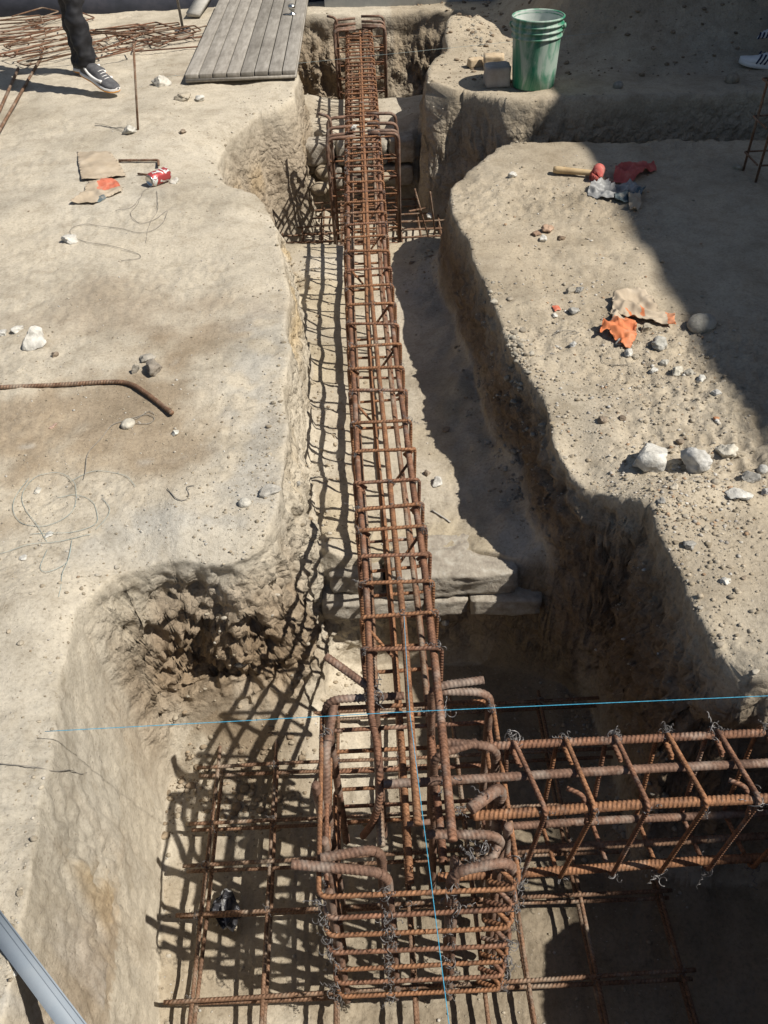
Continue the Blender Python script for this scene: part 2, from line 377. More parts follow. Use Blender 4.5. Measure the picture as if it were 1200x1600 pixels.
def resample(P, step):
    d = np.r_[0, np.cumsum(np.linalg.norm(np.diff(P, axis=0), axis=1))]; n = max(2, int(d[-1]/step)+1)
    s = np.linspace(0, d[-1], n); return np.c_[[np.interp(s, d, P[:, k]) for k in range(3)]].T
class Acc:
    def __init__(s): s.V = []; s.F = []; s.U = []; s.n = 0
    def tube(s, P, r, sides=8, ribs=0.0, cap=True, taper=None):
        P = np.asarray(P, float)
        if ribs: P = resample(P, .0024)
        n = len(P); T = np.gradient(P, axis=0); T /= np.maximum(np.linalg.norm(T, axis=1), 1e-9)[:, None]
        L = np.r_[0, np.cumsum(np.linalg.norm(np.diff(P, axis=0), axis=1))]
        ref = np.array([0, 0, 1.]) if abs(T[0][2]) < .9 else np.array([1., 0, 0]); A = np.zeros_like(P)
        a = np.cross(T[0], ref); a /= np.linalg.norm(a)
        for i in range(n):
            a = a-T[i]*(a@T[i]); a = a/max(np.linalg.norm(a), 1e-9); A[i] = a
        B = np.cross(T, A); th = np.arange(sides)*2*math.pi/sides
        R_ = np.full((n, sides), r)
        if taper is not None: R_ = R_*np.asarray(taper)[:, None]
        if ribs:
            half = np.where(th < math.pi, th, 2*math.pi-th)      # slanted lugs mirrored on the two sides
            ph = L[:, None]/.0098+half[None, :]/math.pi*1.1
            w_ = np.abs((ph % 1)-.5)*2; R_ = R_*(1-ribs*.35+ribs*np.clip((w_-.55)*4, 0, 1))
            R_[:, 0] = r*(1+ribs*.75); R_[:, sides//2] = r*(1+ribs*.75)
        Q = P[:, None, :]+R_[:, :, None]*(A[:, None, :]*np.cos(th)[None, :, None]+B[:, None, :]*np.sin(th)[None, :, None])
        i0 = s.n; idx = i0+np.arange(n*sides).reshape(n, sides); nx_ = np.roll(idx, -1, axis=1)
        f = np.stack([idx[:-1], nx_[:-1], nx_[1:], idx[1:]], -1).reshape(-1, 4)
        u0 = np.repeat(L[:, None], sides, 1); v0 = np.repeat((np.arange(sides)/sides)[None, :], n, 0); v1 = v0+1./sides
        uv = np.stack([np.stack([u0[:-1], v0[:-1]], -1), np.stack([u0[:-1], v1[:-1]], -1), np.stack([u0[1:], v1[1:]], -1), np.stack([u0[1:], v0[1:]], -1)], 2).reshape(-1, 4, 2)
        s.V.append(Q.reshape(-1, 3)); s.F.append(f); s.U.append(uv); s.n += n*sides
        if cap:
            for e, row in ((0, idx[0]), (n-1, idx[-1])):
                s.V.append(P[e][None]); c = s.n; s.n += 1; r2 = np.roll(row, -1)
                ff = np.stack([np.full(sides, c), (r2 if e == 0 else row), (row if e == 0 else r2), np.full(sides, c)], -1)[:, :4]
                # degenerate quad avoided: use pairs
                prs = [[c, row[(k+2) % sides], row[(k+1) % sides], row[k]] if e == 0 else [c, row[k], row[(k+1) % sides], row[(k+2) % sides]] for k in range(0, sides, 2)]
                s.F.append(np.array(prs)); s.U.append(np.zeros((len(prs), 4, 2)))
        return s
    def box(s, c, d, rz=0.0, jit=0.0, tilt=(0, 0)):
        c = np.array(c, float); d = np.array(d)/2
        q = np.array([[a, b, e] for a in (-1, 1) for b in (-1, 1) for e in (-1, 1)])*d
        if jit: q = q+rng.normal(size=q.shape)*jit
        m = np.array(Matrix.Rotation(rz, 3, 'Z') @ Matrix.Rotation(tilt[0], 3, 'X') @ Matrix.Rotation(tilt[1], 3, 'Y')); q = q@m.T+c
        f = np.array([[0, 1, 3, 2], [4, 6, 7, 5], [0, 4, 5, 1], [2, 3, 7, 6], [0, 2, 6, 4], [1, 5, 7, 3]])+s.n
        s.V.append(q); s.F.append(f); s.U.append(np.zeros((6, 4, 2))); s.n += 8; return s
    def build(s, name, mat, parent=None, smooth=True, world=True):
        me = mesh_np(name, np.vstack(s.V), np.vstack(s.F), np.vstack(s.U), smooth=smooth); me.materials.append(mat)
        o = bpy.data.objects.new(name, me); COL.objects.link(o)
        if parent is not None:
            o.parent = parent
            if world: o.matrix_parent_inverse = Matrix(); o.location = -Vector(parent.location)
        return o
def bar(name, pts, r, mat, parent, ribs=0., fil=.03, sides=8, wob=0.0):
    P = path_fillet(pts, fil) if len(pts) > 2 else np.array(pts, float)
    if wob or ribs:
        P = resample(P, .04 if not ribs else .01)
        if wob: P = P+wob*np.c_[noise(P, 2.2, rng.uniform(0, 90)), noise(P, 2.2, rng.uniform(0, 90)), noise(P, 2.2, rng.uniform(0, 90))]
    return Acc().tube(P, r, sides, ribs).build(name, mat, parent)

# wire ties: three shared shapes
def tie_mesh(k):
    r = np.random.default_rng(90+k); a = Acc()
    for j in range(2):
        t = np.linspace(0, 2*math.pi*(1.25+.3*j), 22); R0 = .0125+.003*j
        P = np.c_[R0*np.cos(t), R0*np.sin(t)*(.75+.2*j), .004*np.sin(2*t)+.004*j]
        P = P@np.array(Matrix.Rotation(r.uniform(-.7, .7), 3, 'X') @ Matrix.Rotation(r.uniform(-.7, .7), 3, 'Y')).T
        a.tube(P, .0011, 4)
    t = np.linspace(0, 1, 16)
    for s_ in (1, -1):
        d = r.normal(size=3); d /= np.linalg.norm(d); P = (t*(.030+.015*r.random()))[:, None]*d+np.c_[.004*np.cos(t*22*s_), .004*np.sin(t*22*s_), .01*t*s_]
        a.tube(P, .001, 4)
    for s_ in range(2):
        c = r.normal(size=3)*.012; tt = np.linspace(0, 5.2, 12); a.tube(np.c_[c[0]+.008*np.cos(tt), c[1]+.002*tt, c[2]+.008*np.sin(tt)], .001, 4)
    me = mesh_np('wire_tie', np.vstack(a.V), np.vstack(a.F), np.vstack(a.U)); me.materials.append(WIRE); return me
TIES = [tie_mesh(k) for k in range(5)]
def tie(p, parent, s=1.0):
    o = bpy.data.objects.new('wire_tie', random.choice(TIES)); COL.objects.link(o); o.parent = parent
    o.location = Vector([float(x) for x in p])-Vector(parent.location)+Vector((random.uniform(-.004, .004),)*3)
    o.rotation_euler = [random.uniform(0, 6.28) for _ in range(3)]; s *= random.uniform(.5, .95); o.scale = (s, s, s); return o

# ------------------------------------------------------------------ main tie-beam cage
def bx(y):   # sideways wander of the long cage
    return np.interp(y, [.8, 1.3, 1.65, 2.4, 3.4, 4.5, 7.3], [.040, .040, .036, .018, .004, .012, .033])
ZT = -.05; ZB = -.285
beam = thing('beam_cage', (.03, 1.3, -.3), 'long rusty rebar beam cage running the full length of the central trench', 'rebar cage')
def longbar(off, z, y0, y1, r, mat, ribs, extra=None, wob=.004):
    ysn = np.arange(y0, y1, .15); P = [(bx(q)+off, q, z) for q in ysn]+[(bx(y1)+off, y1, z)]
    P = np.array(P); P = resample(P, .03); P = P+wob*np.c_[noise(P, 1.7, off*90+z*50), 0*P[:, 0], noise(P, 1.7, off*70+z*30+9)]
    if extra is not None: P = np.vstack([extra, P])
    a = Acc()
    if ribs:
        cut = np.searchsorted(P[:, 1] if extra is None else np.r_[np.zeros(len(extra)), P[len(extra):, 1]], 2.15)
        a.tube(P[:cut+1], r, 10, .16); a.tube(P[cut:], r, 8)
    else: a.tube(P, r, 8)
    return a.build('bar', mat, beam)
# left bar curves down into the column, right and middle ones run over it
longbar(-.080, ZT-.012, 1.15, 7.28, .0085, RUST, True, extra=path_smooth([at(567, 1306, -.34), at(582, 1285, -.27), at(592, 1250, -.19), at(593, 1205, -.11), at(589, 1160, -.08)], 6))
longbar(.078, ZT-.012, .845, 7.28, .0088, RUST, True)
longbar(.066, ZB+.012, .90, 7.25, .0085, RUST, True)
longbar(-.070, ZB+.012, .95, 7.25, .0085, RUST_D, True)
longbar(.008, ZT+.004, .875, 7.20, .0085, RUST_O, False)
longbar(-.012, ZB+.014, .86, 7.20, .0080, RUST_O, True)
longbar(.055, -.165, 1.25, 7.2, .0065, RUST_D, False)
sty = [1.327, 1.434, 1.545, 1.64, 1.745, 1.845, 1.95, 2.10, 2.25, 2.42, 2.57, 2.72, 2.88, 3.02, 3.17, 3.32, 3.49]
q = 3.63
while q < 7.22: sty.append(q); q += .125 if q < 4.3 else .085
for k, yy in enumerate(sty):
    x0, x1 = bx(yy)-.095, bx(yy)+.097; r = .0056 if yy > 2.0 else .0054; s1, s2 = random.uniform(-.022, .022), random.uniform(-.02, .02)
    ln = random.uniform(-.012, .012); zt = ZT+.012; zb = ZB-.004
    pts = [(x0+.028, yy+.004+ln, zt-.035), (x0, yy, zt), (x1, yy+s1, zt), (x1-.004, yy+s1+s2, zb), (x0+.004, yy+s2, zb), (x0-.001, yy+.010, zt+.004), (x0+.034, yy+.012+s1*.3, zt-.032)]
    if k % 2: pts = [(x1+x0-p[0], p[1], p[2]) for p in pts]
    P = path_fillet(pts, .016, 5 if yy < 3 else 3)
    if yy < 1.9: P = resample(P, .006); Acc().tube(P, r, 8, .07).build('stirrup', RUST_O if k % 3 else RUST, beam)
    else: Acc().tube(P, r, 6 if yy < 4.5 else 5).build('stirrup', RUST_O if k % 3 else RUST, beam)
    if yy < 5.2:
        for xx in (x0+.008, x1-.008):
            if random.random() < .8: tie((xx, yy+random.uniform(-.006, .006), zt-.004), beam, .9 if yy < 3 else .7)
        if random.random() < .3: tie((bx(yy)+.01, yy, zt), beam, .8)
for k in range(9):     # short diagonal bar ends tied inside the cage
    yy = 1.42+k*.33; x = bx(yy)
    s = 1 if k % 3 else -1
    bar('stirrup_end', [(x+s*.085, yy, ZT-.01), (x+s*.02, yy-.055, ZT-.07)], .0048, RUST_O, beam, sides=6)

# ------------------------------------------------------------------ column cages (short starter cages with hooked bars)
def col_cage(label, x0, x1, y0, y1, zt, bars, zs, near=False, r=.0088):
    t = thing('column_cage', ((x0+x1)/2, (y0+y1)/2, zs[-1]-.02), label, 'rebar cage', 'hooked column starter cages in the footing pits')
    for pts, rr in bars: bar('bar', pts, rr, RUST_P, t, ribs=.19 if near else 0, fil=.045, sides=12 if near else 7)
    for k, z in enumerate(zs):
        a, b = random.uniform(-.006, .006), random.uniform(-.006, .006)
        pts = [(x1-.06, y0+.03, z-.03), (x1, y0-.004, z+.006), (x1+a, y1, z+b), (x0-a, y1, z), (x0+b, y0, z-b), (x1+.004, y0-.002, z), (x1-.045, y0+.045, z+.01)]
        P = path_fillet(pts, .02, 6); a_ = Acc()
        if near: P = resample(P, .005); a_.tube(P, .0055, 8, .07)
        else: a_.tube(P, .0052, 5)
        a_.build('stirrup', RUST if k % 2 else RUST_O, t)
        if near:
            for xx, yy in ((x0, y0), (x1, y0), (x0+.13, y0), (x0+.27, y0), (x1, y0+.06), (x0, y0+.05), (x0+.13, y0-.004)): tie((xx, yy, z), t, 1.1)
    return t
zb = -.80
C1 = []
def vb(x, y, zt, hook, r=.0090, dx=0., dy=0., zbt=zb, foot=None):
    """vertical bar at (x,y), leaning by (dx,dy) at its foot, its top hooked towards hook=(hx,hy,hz)"""
    p = []
    if hook is not None: p.append((x+hook[0], y+hook[1], zt+hook[2]))
    p += [(x, y, zt), (x+dx, y+dy, zbt)]
    if foot: p.append((x+dx+foot[0], y+dy+foot[1], zbt))
    return (p, r)
C1 += [vb(-.150, 1.235, -.105, (.19, .0, .0), .0095, .01),
       vb(-.030, 1.245, -.095, (-.115, .085, .035), .0095),
       ([(-.128, 1.235, -.12), (-.150, 1.13, -.16), (-.155, 1.05, -.25), (-.150, 1.03, -.80)], .0098),
       vb(.245, 1.225, -.095, (-.145, .012, .0), .0095), vb(.105, 1.235, -.075, (.125, .012, .0), .0095),
       vb(.242, 1.085, -.105, (-.125, .018, .0), .0095), vb(.098, 1.075, -.115, (.10, .022, .012), .0095),
       vb(.238, .985, -.10, (-.075, -.055, .005), .0125, 0, .01), 
       vb(-.168, 1.02, -.12, None, .0098, .012, 0), vb(-.150, .905, -.15, None, .0095, .004),
       vb(-.018, .812, -.115, (-.195, .028, .0), .0098, .004), vb(-.030, .868, -.12, (-.125, -.012, -.008), .0098),
       vb(-.140, .80, -.165, None, .0092, .0, .01), vb(.118, .805, -.125, None, .0098, 0, 0, -.8),
       ([(.110, .808, -.78), (.112, .806, -.115), (.240, .822, -.11), (.243, .818, -.80)], .0102),
       vb(.225, .885, -.125, (-.165, .01, .0), .0095), vb(.243, .905, -.13, None, .0095),
       ([(.215, .865, -.135), (.205, .845, -.14), (.135, .835, -.175), (.125, .870, -.18), (.125, .875, -.5)], .0080)]
zs1 = [-.155, -.25, -.345, -.44, -.53, -.62, -.705]
col1 = col_cage('nearest column starter cage, thick hooked bars and tightly stacked stirrups in the foreground pit', -.155, .25, .785, 1.245, -.12, C1, zs1, True)
for px, py, z in ((592, 1085, -.09), (578, 1092, -.08), (512, 1145, -.14), (760, 1245, -.09), (712, 1270, -.09), (700, 1225, -.1), (757, 1330, -.12), (765, 1110, -.09), (690, 1120, -.08), (735, 1335, -.12)):
    tie(at(px, py, z), col1, 1.3)
# flat offcut bar ends under the middle bar
bar('spacer', [at(636, 1288, -.075), at(672, 1284, -.075)], .006, RUST_P, beam)
def far_col(label, x0, x1, y0, y1, zt, zbt):
    B = []
    xm = (x0+x1)/2
    for yy in (y0, y0+.05, (y0+y1)/2, y1):
        B += [([(x0+.16, yy+.01, zt+.005), (x0, yy, zt), (x0+.01, yy, zbt)], .0095), ([(x1-.17, yy-.01, zt+.02), (x1, yy, zt+.012), (x1-.005, yy, zbt)], .0095)]
    B += [([(xm+.12, y0+.02, zt+.01), (xm+.02, y0-.02, zt), (xm, y0, zbt)], .009), ([(x0-.05, y1, zt+.03), (x0+.02, y1-.03, zt+.02), (x0+.02, y1-.03, zbt)], .009)]
    return col_cage(label, x0, x1, y0, y1, zt, B, list(np.arange(zt-.12, zbt+.05, -.10)), False)
col2 = far_col('middle column starter cage with hooked bars straddling the beam cage halfway up the trench', -.185, .215, 4.93, 5.27, -.055, -.78)
col3 = far_col('farthest column starter cage with hooked bars at the far end of the trench', -.15, .225, 7.02, 7.34, .0, -.76)

# ------------------------------------------------------------------ cross beam cage on the right
cb = thing('cross_beam_cage', (.6, 1.0, -.5), 'wide rusty rebar cage crossing to the right of the nearest column, slanting stirrups', 'rebar cage')
def rbar(p0, p1, r, mat=RUST): bar('bar', [p0, p1], r, mat, cb, ribs=.13, sides=12, wob=.004)
rbar((.20, 1.098, -.122), (1.18, 1.092, -.122), .0095); rbar((-.02, 1.020, -.13), (1.16, 1.022, -.125), .0098, RUST_P)
rbar((.17, .935, -.13), (1.15, .938, -.122), .0108, RUST_O); rbar((.24, 1.085, -.475), (1.16, 1.09, -.475), .0098, RUST_P)
rbar((.10, .968, -.485), (1.15, .972, -.475), .0108, RUST_O); rbar((.2, 1.03, -.49), (1.1, 1.03, -.485), .0090, RUST_D)
for k in range(8):
    xb = .284+.115*k+random.uniform(-.006, .006); xf = xb+.040+random.uniform(-.008, .008); xl = xb+.012+random.uniform(-.012, .012)
    zt_, zb_ = -.108, -.492
    pts = [(xb+.02, 1.075, zt_-.07), (xb, 1.112, zt_), (xf, .922, zt_), (xl, .952, zb_), (xl-.02, 1.102, zb_+.004), (xb-.008, 1.118, zt_-.01), (xb+.01, 1.06, zt_-.035)]
    P = resample(path_fillet(pts, .018, 7), .006); Acc().tube(P, .0055, 8, .07).build('stirrup', RUST_O if k % 2 else RUST, cb)
    tie((xb, 1.105, -.110), cb, 1.25); tie((xb+.004, 1.10, -.115), cb, 1.0); tie((xf, .93, -.13), cb, 1.3); tie((xl, .955, -.495), cb, 1.4)
    if k in (1, 4): Acc().tube(path_smooth([(xf-.05, .975, -.11), (xf-.02, .955, -.112), (xf-.012, .93, -.14), (xf-.012, .925, -.17)], 5), .0055, 8).build('stirrup_end', RUST, cb)

# ------------------------------------------------------------------ footing mats on the pit floors
def mat_(label, xs, ys_, z, x0, x1, y0, y1, r, mesh_mat, jitter=.006, ties=False):
    t = thing('footing_mat', ((x0+x1)/2, (y0+y1)/2, z-.04), label, 'rebar mat', 'double rebar mats on the pit floors')
    for lay, dz in ((0, 0.), (1, -.050)):
        for x in xs:
            a, b = random.uniform(-jitter, jitter), random.uniform(-jitter, jitter)
            bar('bar', [(x+a+lay*.004, y0, z+dz), (x+b, y1, z+dz+.004)], r, mesh_mat, t, sides=7, wob=.004)
        for y_ in ys_:
            a, b = random.uniform(-jitter, jitter), random.uniform(-jitter, jitter)
            bar('bar', [(x0, y_+a+lay*.01, z+dz+2*r), (x1, y_+b, z+dz+2*r)], r, mesh_mat, t, sides=7, wob=.004)
    if ties:
        for x in xs:
            for y_ in ys_:
                if random.random() < .8: tie((x, y_, z+.012), t, .9)
    return t
mat_('nearest double rebar mat lying on the foreground pit floor under the column cage', [-.535, -.355, -.165, .03, .21, .32, .495, .715], [.63, .815, 1.03, 1.165, 1.29, 1.47, 1.655], -.765, -.60, .745, .45, 1.70, .0058, RUST_D, ties=True)
mat_('dense double rebar mat under the middle column cage', list(np.arange(-.52, .62, .125)), list(np.arange(4.5, 5.8, .12)), -.74, -.55, .63, 4.45, 5.75, .0058, RUST_D)
mat_('farthest rebar mat below the far column cage', list(np.arange(-.5, .6, .16)), list(np.arange(6.9, 7.4, .14)), -.72, -.5, .6, 6.86, 7.4, .0058, RUST_D)
for px, py, px2, py2, wh in ((640, 330, 665, 325, 'short level'), (648, 295, 672, 380, 'long slanting'), (672, 300, 680, 365, 'upright')):      # loose starter bars poking up by the middle mat
    a = at(px, py, -.35); b = at(px2, py2, -.7)
    o = Acc().tube([a, b], .0055, 6).build('loose_bar', RUST_D); tag(o, wh+' thin bar end poking up from the mat right of the middle column cage', 'bar', 'bar ends beside the middle mat')

# ------------------------------------------------------------------ old masonry footing courses showing at the two steps of the trench floor
def rough_block(name, c, d, parent, mat, rz=0., sub=9, amp=.006):
    """a worn block: rounded box surface with noise"""
    bm = bmesh.new(); bmesh.ops.create_cube(bm, size=1.0); bmesh.ops.subdivide_edges(bm, edges=bm.edges[:], cuts=sub, use_grid_fill=True)
    q = np.array([v.co[:] for v in bm.verts])*np.array(d); hd = np.array(d)/2; rr = min(d)*.11
    inner = np.clip(q, -(hd-rr), hd-rr); dv = q-inner; L = np.linalg.norm(dv, axis=1)[:, None]; q = np.where(L > 1e-6, inner+dv/np.maximum(L, 1e-6)*np.minimum(L, rr), q)
    m = np.array(Matrix.Rotation(rz, 3, 'Z')); q = q@m.T+np.array(c)
    nn = (q-np.array(c)); nn /= np.maximum(np.linalg.norm(nn, axis=1), 1e-6)[:, None]
    q = q+nn*(amp*1.3*fbm(q, 28, 3)+amp*1.6*fbm(q, 9, 2))[:, None]
    for v, p in zip(bm.verts, q): v.co = p
    for f in bm.faces: f.smooth = True
    me = bpy.data.meshes.new(name); bm.to_mesh(me); bm.free(); me.materials.append(mat)
    o = bpy.data.objects.new(name, me); COL.objects.link(o); o.parent = parent
    if parent is not None: o.location = -Vector(parent.location)
    return o
mf = thing('masonry_footing', (.2, 1.93, -.6), 'old footing of thick slab over flat blocks at the near step of the trench floor', 'masonry')
tag(rough_block('slab', (.225, 1.965, -.418), (.40, .20, .098), mf, MASON, .02, 16, .007), 'thick broken slab on top')
rough_block('slab', (-.08, 1.99, -.43), (.17, .16, .08), mf, MASON, -.05, 10)
for x, w_, z, y_ in ((.045, .17, -.503, 1.905), (.205, .14, -.506, 1.90), (.395, .23, -.500, 1.885), (-.12, .15, -.51, 1.91)):
    rough_block('block', (x, y_+.03, z), (w_, .15, .070), mf, MASON, random.uniform(-.05, .05), 9, .004)
mg = thing('masonry_footing', (-.1, 5.85, -.6), 'pale masonry blocks at the far step behind the middle column cage', 'masonry')
for x, w_, z, h_ in ((-.275, .20, -.42, .14), (-.07, .16, -.43, .13), (.10, .15, -.43, .14), (.27, .16, -.42, .15), (-.20, .14, -.57, .13), (.02, .2, -.58, .13), (.24, .2, -.58, .13)):
    rough_block('block', (x, 5.80, z), (w_, .16, h_), mg, MASON, random.uniform(-.06, .06), 7, .008)

# ------------------------------------------------------------------ stones
_bm = bmesh.new(); bmesh.ops.create_icosphere(_bm, subdivisions=4, radius=1.0); I4 = np.array([v.co[:] for v in _bm.verts]); F4 = np.array([[v.index for v in f.verts] for f in _bm.faces]); _bm.free()
_bm = bmesh.new(); bmesh.ops.create_icosphere(_bm, subdivisions=2, radius=1.0); I2 = np.array([v.co[:] for v in _bm.verts]); F2 = np.array([[v.index for v in f.verts] for f in _bm.faces]); _bm.free()
_bm = bmesh.new(); bmesh.ops.create_icosphere(_bm, subdivisions=1, radius=1.0); I1 = np.array([v.co[:] for v in _bm.verts]); F1 = np.array([[v.index for v in f.verts] for f in _bm.faces]); _bm.free()
def rockverts(dims, seed, ang=.7, I=I4):
    r = np.random.default_rng(seed); q = I.copy(); kcut = 12 if ang > .4 else 9
    for _ in range(kcut):
        d = r.normal(size=3); d /= np.linalg.norm(d); lim = r.uniform(.42, .80) if ang > .4 else r.uniform(.80, 1.)
        pr_ = q@d; over = np.maximum(pr_-lim, 0); q = q-over[:, None]*d*min(1, ang*1.35)
    nn = q/np.linalg.norm(q, axis=1)[:, None]
    q = q+nn*((.15 if ang > .4 else .05)*fbm(q, 1.5, 2, seed)+.05*(ang > .4)*fbm(q, 9, 3, seed+1.)+.075*fbm(q, 4.5, 3, seed)*(ang+.05)-.20*(ang > .4)*np.maximum(.22-np.abs(fbm(q, 2.4, 2, seed+3)), 0))[:, None]
    return q/np.abs(q).max(0)*np.array(dims)/2
ROCKS = []
def rock(px, py, wpx, label, cat='stone', hr=.8, dr=.85, col=(.95, .95, .93), ang=.7, rz=None, name='stone', group=None, sink=.28, z=None):
    p = hit(px, py) if z is None else at(px, py, z); s = wpx/ppm(p); d = (s*1.02, s*dr, s*hr*.95); sd = int(px*7+py)
    q = rockverts(d, sd, ang); a = rz if rz is not None else (sd % 63)/20.
    q = q@np.array(Matrix.Rotation(a*.35, 3, 'Z')).T
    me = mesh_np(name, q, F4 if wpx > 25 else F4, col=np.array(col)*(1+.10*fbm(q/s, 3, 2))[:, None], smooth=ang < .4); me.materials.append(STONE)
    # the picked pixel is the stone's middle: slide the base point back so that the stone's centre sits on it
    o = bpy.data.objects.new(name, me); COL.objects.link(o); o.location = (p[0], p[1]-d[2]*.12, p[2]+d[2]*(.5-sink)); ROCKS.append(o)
    return tag(o, label, cat, group)
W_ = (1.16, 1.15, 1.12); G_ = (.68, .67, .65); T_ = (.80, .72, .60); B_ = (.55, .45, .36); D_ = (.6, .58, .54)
rock(1013, 717, 66, 'large pale jagged concrete lump, left one of the two biggest on the right bank', hr=.7, col=W_)
rock(1085, 726, 54, 'tall pale grey concrete lump beside the left big jagged lump on the right bank', hr=1.1, col=(1.05, 1.05, 1.05))
rock(1130, 709, 44, 'squarish cream stone resting behind the tall grey concrete lump', hr=.8, col=(1.2, 1.14, 1.02), ang=.8)
rock(1171, 749, 31, 'grey angular stone right of the cream squarish stone, near the picture edge', hr=.8, col=G_)
rock(1190, 736, 20, 'small rounded grey stone touching the picture edge on the right bank', hr=.9, col=(.9, .9, .88), ang=.2)
rock(1152, 772, 42, 'flat white stone lying in front of the tall grey lump on the right bank', hr=.4, col=W_)
rock(1196, 771, 18, 'small grey stone at the right edge beside the flat white stone', col=(.9, .9, .9))
rock(1053, 761, 17, 'small cream stone just in front of the two biggest grey lumps', col=(1.15, 1.05, .9))
rock(1117, 754, 15, 'small beige pebble tucked at the foot of the tall grey lump', col=T_, ang=.3)
rock(1094, 510, 50, 'rounded grey cobble half inside the building shade right of the torn sack', hr=.62, col=(.78, .75, .68), ang=.15)
rock(1029, 541, 30, 'grey angular stone below the right corner of the torn sack', col=(.85, .84, .80))
rock(1009, 515, 22, 'tan stone touching the lower edge of the torn sack', col=T_)
rock(1063, 692, 15, 'brown stone just above the gap between the big grey lumps', col=B_)
rock(941, 657, 19, 'brown clod with dark side, left one of two on the right bank middle', col=B_)
rock(973, 654, 14, 'dark brown clod right of the other brown clod on the right bank', col=(.4, .32, .25))
rock(1077, 851, 23, 'grey flat stone near the lip of the right bank below the pebbles patch', hr=.6, col=G_)
rock(1033, 785, 16, 'pale grey pebble on the loose gravel below the big left lump', col=G_)
rock(1101, 827, 14, 'beige pebble among the loose gravel on the right bank', col=T_)
rock(1132, 907, 23, 'white flat stone alone on the lower right bank', hr=.45, col=W_)
rock(1161, 903, 11, 'small brown pebble right of the white flat stone on the lower right bank', col=B_)
rock(905, 455, 17, 'grey stone, right one of the pair above the red scrap', col=G_)
rock(891, 457, 20, 'tan stone, left one of the pair above the red scrap', col=T_, hr=.6)
rock(896, 487, 19, 'grey pebble beside the small red scrap on the right bank', col=G_)
rock(866, 494, 11, 'white pebble just below the small red scrap', col=W_)
rock(894, 540, 13, 'pale pebble left of the orange crumpled paper', col=(1., 1., 1.))
for k, (a, b, c) in enumerate(((1037, 569, 17), (1057, 583, 23), (1075, 585, 19), (1094, 594, 17), (1020, 580, 15), (982, 554, 19), (993, 559, 13), (1119, 615, 17), (1119, 658, 9), (967, 536, 14))):
    rock(a, b, c, ['rounded grey pebble at the top of the row below the torn sack', 'biggest pale stone in the row of stones below the torn sack', 'brownish grey stone right of the biggest one in the row', 'white grey stone at the right end of the row by the shade', 'small white stone at the left end of the row', 'white stone below the tip of the orange paper', 'tiny stone right of the white stone by the orange paper tip', 'pale stone at the edge of the building shade', 'small white pebble just inside the building shade', 'small pale stone left of the orange paper tip'][k], col=[(1., .98, .92), (1.1, 1.06, .95), (.8, .76, .68), (1.1, 1.1, 1.08), W_, W_, T_, (1., 1., 1.), W_, G_][k], ang=.45)
rock(800, 276, 15, 'white stone on the left corner of the right bank', col=W_)
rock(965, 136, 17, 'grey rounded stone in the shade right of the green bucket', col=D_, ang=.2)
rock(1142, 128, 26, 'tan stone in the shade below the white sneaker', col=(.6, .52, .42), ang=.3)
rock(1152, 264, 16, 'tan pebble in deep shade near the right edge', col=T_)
rock(56, 533, 48, 'large white jagged stone on the left ground', hr=.8, col=W_)
rock(28, 515, 20, 'white stone just left of the large white jagged stone', col=W_, hr=.6)
rock(5, 522, 18, 'small white stone at the left picture edge', col=W_)
rock(87, 556, 13, 'small brown clod below right of the large white jagged stone', col=B_)
rock(201, 664, 24, 'smooth beige pebble lying under the thin looped wire', hr=.65, col=(1.0, .95, .85), ang=.1)
rock(275, 677, 14, 'small pale pebble right of the looped wire', col=(1.1, 1.1, 1.05))
rock(383, 787, 21, 'pale round stone near the left trench lip', col=(1.05, 1.02, .95), ang=.2)
rock(424, 768, 40, 'half buried grey stone by the left trench lip', hr=.5, col=(.85, .82, .77), sink=.45)
rock(467, 756, 10, 'small pebble on the very lip of the left trench edge', col=G_)
rock(110, 377, 25, 'white angular stone on the left ground below the paper scraps', col=W_)
rock(251, 132, 36, 'pale lumpy stone left of the wooden door panel corner', hr=.6, col=(1.05, 1.02, .96), rz=.4)
rock(286, 154, 28, 'tan clod between the two pale stones in front of the door panel', hr=.6, col=T_)
rock(313, 157, 16, 'small white stone in front of the door panel', col=W_)
rock(203, 207, 22, 'grey stone at the foot of the upright rod', col=(.95, .93, .88))
rock(286, 208, 12, 'small brown clod right of the upright rod', col=B_)
rock(274, 285, 15, 'white crumbly stone right of the red can', col=(1.1, 1.08, 1.02))
rock(60, 766, 18, 'flat pale stone at the top of the tangled green twine', hr=.4, col=(1., .97, .9))
rock(77, 836, 15, 'small white chip in front of the tangled twine', hr=.5, col=W_)
rock(38, 872, 16, 'white triangular chip on the left ground', hr=.4, col=W_)
rock(33, 1005, 11, 'small round pebble on the lower left ground', col=T_, ang=.1)
rock(697, 973, 16, 'white stone on the pit slope below the masonry footing', col=W_)
rock(683, 755, 24, 'white angular stone on the trench floor right of the beam cage', hr=.7, col=W_)
rock(668, 740, 13, 'brown clod behind the white angular stone on the trench floor', col=B_)
rock(697, 673, 13, 'brown clod on the trench floor, upper one', col=B_)
rock(643, 411, 10, 'small clod at the start of the trench floor by the mat', col=B_)
rock(24, 1520, 12, 'white pebble beside the metal profile in the bottom left corner', col=W_)
rock(553, 203, 12, 'white stone caught on top of the beam cage at the middle column', col=W_, z=-.03, sink=0)
rock(672, 338, 12, 'white stone at the right edge of the middle mat', col=W_)
rock(375, 1038, 26, 'pale crumbly stone at the foot of the dug out left wall', col=(.95, .93, .88), hr=.6)
